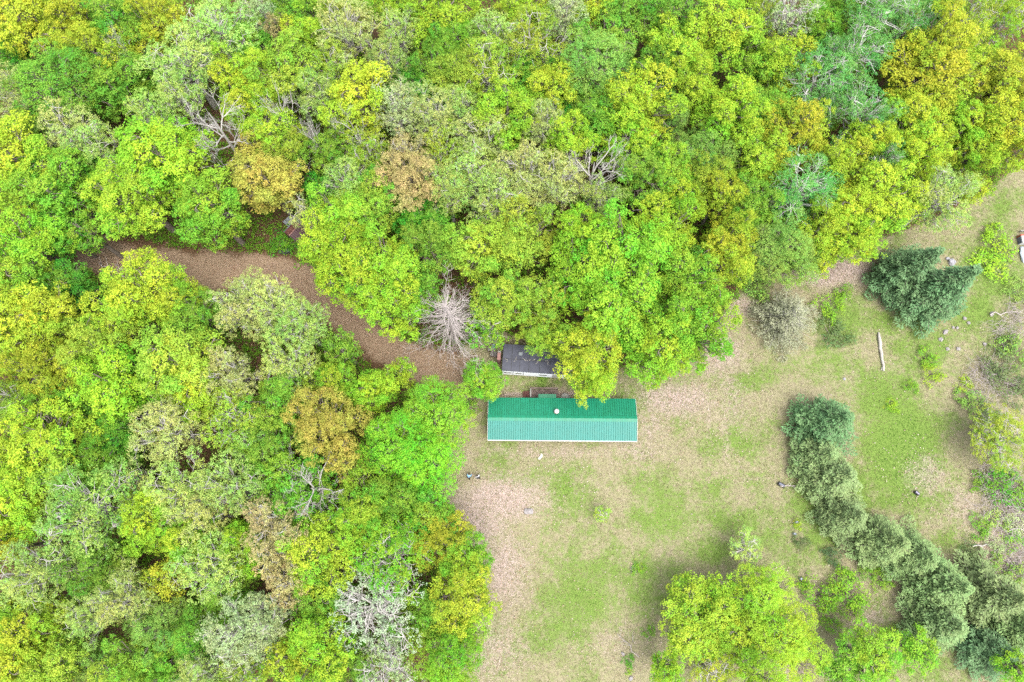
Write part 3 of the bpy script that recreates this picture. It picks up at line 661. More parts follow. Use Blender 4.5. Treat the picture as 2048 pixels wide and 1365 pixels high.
KINDS = {   # clump spacing, clump radius, leaves per clump, leaf size, share of clumps kept, lobe count, twigs per lobe, bark
    'm': dict(sp=.54, cr=.32, nl=20, ls=.17, keep=.92, lobes=22, tw=6, bark=M_BARK, asp=.62),
    'f': dict(sp=.36, cr=.24, nl=12, ls=.13, keep=.95, lobes=22, tw=6, bark=M_BARK, asp=.5),
    'p': dict(sp=.52, cr=.24, nl=15, ls=.14, keep=.84, lobes=20, tw=9, bark=M_BARK_PALE, asp=.62),
    'a': dict(sp=.38, cr=.23, nl=12, ls=.12, keep=.78, lobes=18, tw=12, bark=M_BARK_WHITE, asp=.6),
    'w': dict(sp=.48, cr=.17, nl=11, ls=.11, keep=.52, lobes=18, tw=16, bark=M_BARK_PALE, asp=.7),
}

def leafy(kind, Rc, H, seed, base=.34):
    K = KINDS[kind]; rng = np.random.default_rng(seed)
    hz = (1 - base) * H * .5; zc = H - hz
    E = np.array([Rc, Rc, hz])
    n = int(K['lobes'] * (1.0 if Rc > 3 else .62))
    D = sphere_dirs(n, rng, -.55)
    rl = Rc * rng.uniform(.22, .44, n) * (1.0 if Rc > 3 else 1.15)
    fac = rng.uniform(.62, 1.24, n)
    C = np.array([0, 0, zc]) + D * (E - rl[:, None] * .85) * fac[:, None]
    # a few inner lobes lower down fill the crown
    ni = n // 4
    Ci = np.array([0, 0, zc - hz * .2]) + rng.normal(size=(ni, 3)) * np.array([Rc, Rc, hz]) * .28
    C = np.concatenate([C, Ci]); rl = np.concatenate([rl, np.full(ni, Rc * .36)])
    top = C[:, 2] + rl
    pos = []; lob = []; out = []
    for i, (c, r) in enumerate(zip(C, rl)):
        m = int(4 * math.pi * r * r * .72 / K['sp'] ** 2)
        d = rng.normal(size=(m, 3)); d[:, 2] += .45; d /= np.linalg.norm(d, axis=1, keepdims=True)
        rr = r * rng.uniform(.55, 1.0, m) ** .6
        q = c + d * rr[:, None] * np.array([1, 1, .85])
        pos.append(q); out.append(d); lob.append(np.full(m, i))
    pos = np.concatenate(pos); out = np.concatenate(out); lob = np.concatenate(lob)
    ok = rng.random(len(pos)) < K['keep']
    for i, (c, r) in enumerate(zip(C, rl)):
        d = np.linalg.norm((pos - c) / np.array([1, 1, .85]), axis=1)
        ok &= ~((d < r * .55) & (lob != i))
    w1 = pos * (2.1 / max(1.0, Rc / 3)); w2 = w1 + np.sin(w1[:, [1, 2, 0]] * 1.3 + seed)
    ok &= (np.sin(w2[:, 0] + seed) * np.sin(w2[:, 1] + 1.7) * np.sin(w2[:, 2] * .8 + .4)) > -.34
    pos, out, lob = pos[ok], out[ok], lob[ok]
    N = len(pos); nl = K['nl']
    lobv = rng.normal(size=len(C)) * .12; lobh = rng.normal(size=len(C)) * .20
    cv = rng.normal(size=N) * .10 + lobv[lob]; ch = rng.normal(size=N) * .16 + lobh[lob]
    crad = K['cr'] * rng.uniform(.7, 1.35, N)
    o = rng.normal(size=(N, nl, 3)); o /= np.linalg.norm(o, axis=2, keepdims=True) + 1e-9
    o[:, :, 2] *= .75
    lp = pos[:, None] + o * (crad[:, None, None] * rng.uniform(.45, 1.05, (N, nl, 1)))
    nrm = o * .7 + rng.normal(size=o.shape) * .45 + np.array([0, 0, .55]) + out[:, None] * .25
    A = Acc()
    A.leaves(lp.reshape(-1, 3), nrm.reshape(-1, 3), K['ls'] * rng.uniform(.7, 1.35, N * nl), K['asp'], rng,
             np.clip(.5 + np.repeat(cv, nl) + rng.normal(size=N * nl) * .12, 0, 1),
             np.clip(.5 + np.repeat(ch, nl) + rng.normal(size=N * nl) * .08, 0, 1))
    crown = A.mesh('crown', M_LEAF)
    # trunk, limbs, twigs
    T = Acc(); tr = .018 * H + .05
    lean = rng.normal(size=2) * .25
    tp = np.array([[0, 0, -.3], [lean[0] * .1, lean[1] * .1, H * .2], [lean[0] * .4, lean[1] * .4, H * .45], [lean[0], lean[1], H * .68], [lean[0] * 1.4, lean[1] * 1.4, H * .86]])
    T.tube(tp, [tr * 1.25, tr, tr * .8, tr * .5, tr * .15], 7)
    for i, (c, r) in enumerate(zip(C, rl)):
        zb = min(c[2] - .1 * H, rng.uniform(.3, .72) * H); zb = max(zb, .22 * H)
        k = np.interp(zb, tp[:, 2], np.arange(5)); k0 = int(min(3, k)); a = tp[k0] + (tp[k0 + 1] - tp[k0]) * (k - k0)
        e = c + np.array([0, 0, .25 * r])
        pts = curve(a, e, rng, -.12, 6, .035)
        T.tube(pts, np.linspace(tr * .42, .03, 6), 5)
        mine = pos[lob == i]
        if len(mine):
            pick = mine[rng.choice(len(mine), min(K['tw'], len(mine)), replace=False)]
            for q in pick:
                s = pts[rng.integers(3, 6)]
                T.tube(curve(s, q, rng, .08, 4, .06), np.linspace(.035, .011, 4), 3)
    return T.mesh('trunk', K['bark'], True), crown

def bare(H, Rc, seed, mat, spread=.75, twigs=1.0, first=.35, levels=4):
    rng = np.random.default_rng(seed); T = Acc(); B = Acc(); tr = .014 * H + .05
    T.tube(np.array([[0, 0, -.3], [.05, 0, H * .3], [.1, .1, H * .6], [.0, .2, H * .85]]), [tr * 1.2, tr, tr * .7, tr * .2], 7)
    def grow(p, d, L, r, lev):
        k = 5; pts = [np.array(p, float)]; dd = np.array(d, float)
        for _ in range(k - 1):
            dd = dd + rng.normal(size=3) * .16; dd[2] += .05; dd /= np.linalg.norm(dd)
            pts.append(pts[-1] + dd * L / (k - 1))
        B.tube(np.array(pts), np.linspace(r, r * .45, k), 5 if lev < 2 else 3)
        if lev >= levels: return
        for j in range(int(rng.integers(3, 6) * twigs + .5)):
            s = pts[rng.integers(1, k)]
            side = rng.normal(size=3); side -= dd * np.dot(side, dd); side /= np.linalg.norm(side) + 1e-9
            nd = dd * .75 + side * rng.uniform(.35, .95) + np.array([0, 0, .1]); nd /= np.linalg.norm(nd)
            grow(s, nd, L * rng.uniform(.4, .68), max(.011, r * .5), lev + 1)
    nb = 9
    for i in range(nb):
        t = first + (1 - first) * (i / nb) * .62
        a = 2.4 * i + rng.uniform(-.4, .4)
        up = .25 + .9 * (i / nb)
        d = np.array([math.cos(a) * spread, math.sin(a) * spread, up]); d /= np.linalg.norm(d)
        grow((0.06, .06, H * t), d, Rc * (1.05 - .35 * i / nb), tr * .42, 1)
    return T.mesh('trunk', mat, True), B.mesh('branches', mat, True)

def dead_conifer(H, Rc, seed):
    rng = np.random.default_rng(seed); T = Acc(); B = Acc()
    T.tube(np.array([[0, 0, -.3], [0, 0, H * .5], [.1, .05, H * .8], [.12, .1, H]]), [.24, .16, .08, .02], 8)
    z = H * .22
    while z < H * .985:
        n = rng.integers(4, 7)
        for j in range(n):
            a = rng.uniform(0, 6.28); f = 1 - (z / H)
            L = Rc * (f ** .55) * rng.uniform(.3, 1.15)
            if rng.random() < .15: L *= 1.3
            d = np.array([math.cos(a), math.sin(a), rng.uniform(-.05, .35)])
            p0 = np.array([0.05, 0.03, z]); k = 7
            pts = [p0]; dd = d / np.linalg.norm(d)
            for _ in range(k - 1):
                dd = dd + rng.normal(size=3) * .17; dd[2] -= .02; dd /= np.linalg.norm(dd); pts.append(pts[-1] + dd * L / (k - 1))
            pts = np.array(pts)
            B.tube(pts, np.linspace(.05, .012, k), 4)
            for q in range(int(4 + 9 * L / Rc)):
                s = pts[rng.integers(2, k)]; side = np.cross(dd, [0, 0, 1]) * rng.choice([-1, 1]) + rng.normal(size=3) * .25
                e = s + (dd * .7 + side * .7) * L * rng.uniform(.10, .26)
                B.tube(curve(s, e, rng, .0, 4, .08), [.02, .017, .013, .008], 3)
                if L > Rc * .45:
                    e2 = s + (e - s) * .6 + (dd * .8 - side * .4) * L * .12
                    B.tube(curve(s + (e - s) * .55, e2, rng, 0, 3, .06), [.014, .011, .008], 3)
        z += rng.uniform(.28, .5)
    return T.mesh('trunk', M_BARK_DEAD, True), B.mesh('branches', M_BARK_DEAD, True)

def spruce(H, Rc, seed, sparse=0.0, bark=M_BARK, bareness=0.0):
    rng = np.random.default_rng(seed); T = Acc(); A = Acc()
    T.tube(np.array([[0, 0, -.3], [0, 0, H * .4], [.03, .02, H * .8], [0, 0, H * 1.0]]), [.2, .14, .06, .012], 7)
    z = H * .05
    P = []; Nn = []; S = []; Dv = []; Va = []; Ha = []
    while z < H * .985:
        f = 1 - z / H
        n = int(rng.integers(6, 10)) if f > .15 else 5
        a0 = rng.uniform(0, 6.28)
        for j in range(n):
            a = a0 + j * 2 * math.pi / n + rng.uniform(-.25, .25)
            L = max(.22, Rc * (f ** .95) * rng.uniform(.72, 1.15))
            if rng.random() < .10: L *= 1.25
            u = np.array([math.cos(a), math.sin(a), 0]); w = np.array([-u[1], u[0], 0])
            droop = rng.uniform(.06, .2)
            t = np.linspace(0, 1, 6)
            pts = np.array([0, 0, z]) + u * (L * t)[:, None]; pts[:, 2] += L * (.10 * t - droop * t * t + .09 * t ** 4)
            T.tube(pts, np.linspace(.035, .01, 6), 3)
            if rng.random() < bareness: continue
            m = max(4, int(L / .15)); bv = rng.normal() * .1; bh = rng.normal() * .15
            for q in range(m):
                tt = .18 + .82 * (q + rng.random()) / m
                c = np.array([np.interp(tt, t, pts[:, i]) for i in range(3)])
                half = .34 * L * (1 - tt) ** .7 * (.5 + tt) + .12
                k = int(5 + half * 12)
                if rng.random() < sparse: continue
                off = rng.uniform(-1, 1, k) * half
                cc = c + w * off[:, None] + u * (np.abs(off) * .35 + rng.normal(size=k) * .06)[:, None]
                cc[:, 2] += rng.normal(size=k) * .07 - np.abs(off) * .16
                P.append(cc); Nn.append(np.array([0, 0, 1.]) + rng.normal(size=(k, 3)) * .5)
                Dv.append(u * .8 + w * np.sign(off)[:, None] * .7 + rng.normal(size=(k, 3)) * .3)
                S.append(rng.uniform(.16, .32, k)); Va.append(.5 + bv + rng.normal(size=k) * .13 + (tt - .6) * .15); Ha.append(.5 + bh + rng.normal(size=k) * .1)
        z += (.20 + .22 * f) * (1 + sparse)
    A.leaves(np.concatenate(P), np.concatenate(Nn), np.concatenate(S), .38, rng, np.clip(np.concatenate(Va), 0, 1), np.clip(np.concatenate(Ha), 0, 1), np.concatenate(Dv))
    return T.mesh('trunk', bark, True), A.mesh('crown', M_NEEDLE)

def bush(Rc, H, seed, ls=.15, dens=1.0, twigs=10):
    rng = np.random.default_rng(seed); A = Acc(); T = Acc()
    n = int(26 * dens * Rc * Rc + 10)
    ang = rng.uniform(0, 6.28, n); rr = Rc * np.sqrt(rng.random(n)) * (1 + .25 * np.sin(ang * 3 + seed))
    c = np.stack([rr * np.cos(ang), rr * np.sin(ang), H * (.25 + .7 * rng.random(n) * (1 - (rr / (Rc * 1.3)) ** 2))], 1)
    nl = 16; o = rng.normal(size=(n, nl, 3)); o /= np.linalg.norm(o, axis=2, keepdims=True)
    lp = c[:, None] + o * (.30 * rng.uniform(.5, 1.1, (n, nl, 1))); lp[..., 2] = np.maximum(lp[..., 2], .05)
    nr = o * .6 + rng.normal(size=o.shape) * .4 + np.array([0, 0, .6])
    A.leaves(lp.reshape(-1, 3), nr.reshape(-1, 3), ls * rng.uniform(.7, 1.3, n * nl), .6, rng,
             np.clip(.5 + np.repeat(rng.normal(size=n) * .12, nl) + rng.normal(size=n * nl) * .12, 0, 1), np.clip(.5 + np.repeat(rng.normal(size=n) * .2, nl), 0, 1))
    for q in c[rng.choice(n, min(n, twigs), replace=False)]:
        T.tube(curve((rng.normal() * .1, rng.normal() * .1, -.05), q * np.array([1.1, 1.1, 1.1]), rng, .05, 5, .05), np.linspace(.03, .008, 5), 4)
    return T.mesh('stem', M_BARK, True), A.mesh('foliage', M_LEAF)

def brush(Rc, H, seed, n=60):
    rng = np.random.default_rng(seed); T = Acc()
    for _ in range(n):
        a = rng.uniform(0, 6.28); r = Rc * math.sqrt(rng.random()) * .9
        s = np.array([r * math.cos(a), r * math.sin(a), rng.uniform(.02, .3 * H)])
        d = np.array([rng.normal(), rng.normal(), rng.uniform(-.1, .7)]); d /= np.linalg.norm(d)
        e = s + d * Rc * rng.uniform(.5, 1.1); e[2] = max(.04, min(H, e[2]))
        T.tube(curve(s, e, rng, .12, 6, .05), np.linspace(.03, .008, 6), 3)
    return T.mesh('twigs', M_BARK_DEAD, True)

VAR = {}
def variants():
    for k, nb, ns in (('m', 6, 4), ('f', 3, 2), ('p', 5, 3), ('a', 3, 2), ('w', 2, 0)):
        VAR[k, 'b'] = [(leafy(k, 3.9, 13.0, 100 + 17 * i + ord(k)), 3.9, 13.0) for i in range(nb)]
        VAR[k, 's'] = [(leafy(k, 2.3, 9.0, 500 + 13 * i + ord(k), .3), 2.3, 9.0) for i in range(ns)] or VAR[k, 'b']
    VAR['d'] = [(bare(13, 4.2, 31 + i, M_BARK_PALE, twigs=1.05), 4.2, 13.0) for i in range(3)]
    VAR['s'] = [(spruce(10.5, 2.9, 61 + i), 2.9, 10.5) for i in range(4)]
    VAR['c'] = [(bush(1.2, 1.3, 91 + i), 1.2, 1.3) for i in range(4)]
variants()

PAL = {  # the leaf colour of each sort, as it looks in daylight
    'L': (157, 195, 58), 'G': (127, 176, 60), 'D': (98, 160, 50), 'Y': (168, 197, 60), 'O': (156, 190, 66), 'P': (168, 199, 100),
    'T': (178, 195, 112), 'W': (176, 198, 134), 'A': (170, 188, 58), 'R': (182, 180, 80), 'K': (192, 186, 120), 'B': (114, 176, 86),
    'S': (142, 180, 82), 'N': (172, 164, 104), 'F': (140, 195, 56), 'V': (184, 200, 164), 'I': (94, 124, 80), 'J': (114, 136, 84), 'U': (138, 142, 112), 'X': (138, 186, 58)}
LEAF_K = .76
def leaf_col(code, rng, k=LEAF_K):
    c = np.array(srgb(*PAL[code])) * k
    c = c * (1 + rng.normal() * .05) * (1 + rng.normal(size=3) * .035)
    return tuple(float(x) for x in np.clip(c, 0.003, .8)) + (1.0,)

TREES = []
def plant(name, meshes, parts, loc, sxy, sz, rot, col, label, cat, group):
    root = thing(name, label, cat, loc, rot, group); root.scale = (sxy[0], sxy[1], sz)
    for me, pn in zip(meshes, parts):
        o = bpy.data.objects.new(pn, me); COL.objects.link(o); o.parent = root
        o.color = col
    return root
def tree(px, py, r, kind, code, H, label, lean=0):
    rng = np.random.default_rng(int(px * 7 + py * 131))
    zc = .66 * H
    Rw = r * mpp(px, py, zc) * (1.05 if px > 1300 and py > 850 else 1.30)
    p = at(px, py, zc)
    if kind in 'mfpaw':
        lst = VAR[kind, 'b' if Rw > 2.9 else 's']
        name, cat = {'m': ('leafy_tree', 'tree'), 'f': ('leafy_tree', 'tree'), 'p': ('budding_tree', 'tree'), 'a': ('aspen_tree', 'tree'), 'w': ('blossoming_tree', 'tree')}[kind]
        parts = ('trunk', 'crown'); grp = {'m': 'leafy trees', 'f': 'leafy trees', 'p': 'pale budding trees', 'a': 'blue green trees with white limbs', 'w': 'white blossoming trees'}[kind]
    elif kind == 'd':
        lst = VAR['d']; name, cat, parts, grp = 'bare_tree', 'bare tree', ('trunk', 'branches'), 'bare grey trees'
    ms, Rc, Hc = lst[int(rng.integers(len(lst)))]
    s = Rw / Rc
    plant(name, ms, parts, (p.x, p.y, 0), (s * rng.uniform(.93, 1.07), s * rng.uniform(.93, 1.07)), H / Hc, rng.uniform(0, 6.28), leaf_col(code, rng), label, cat, grp)
    TREES.append((p.x, p.y, Rw))
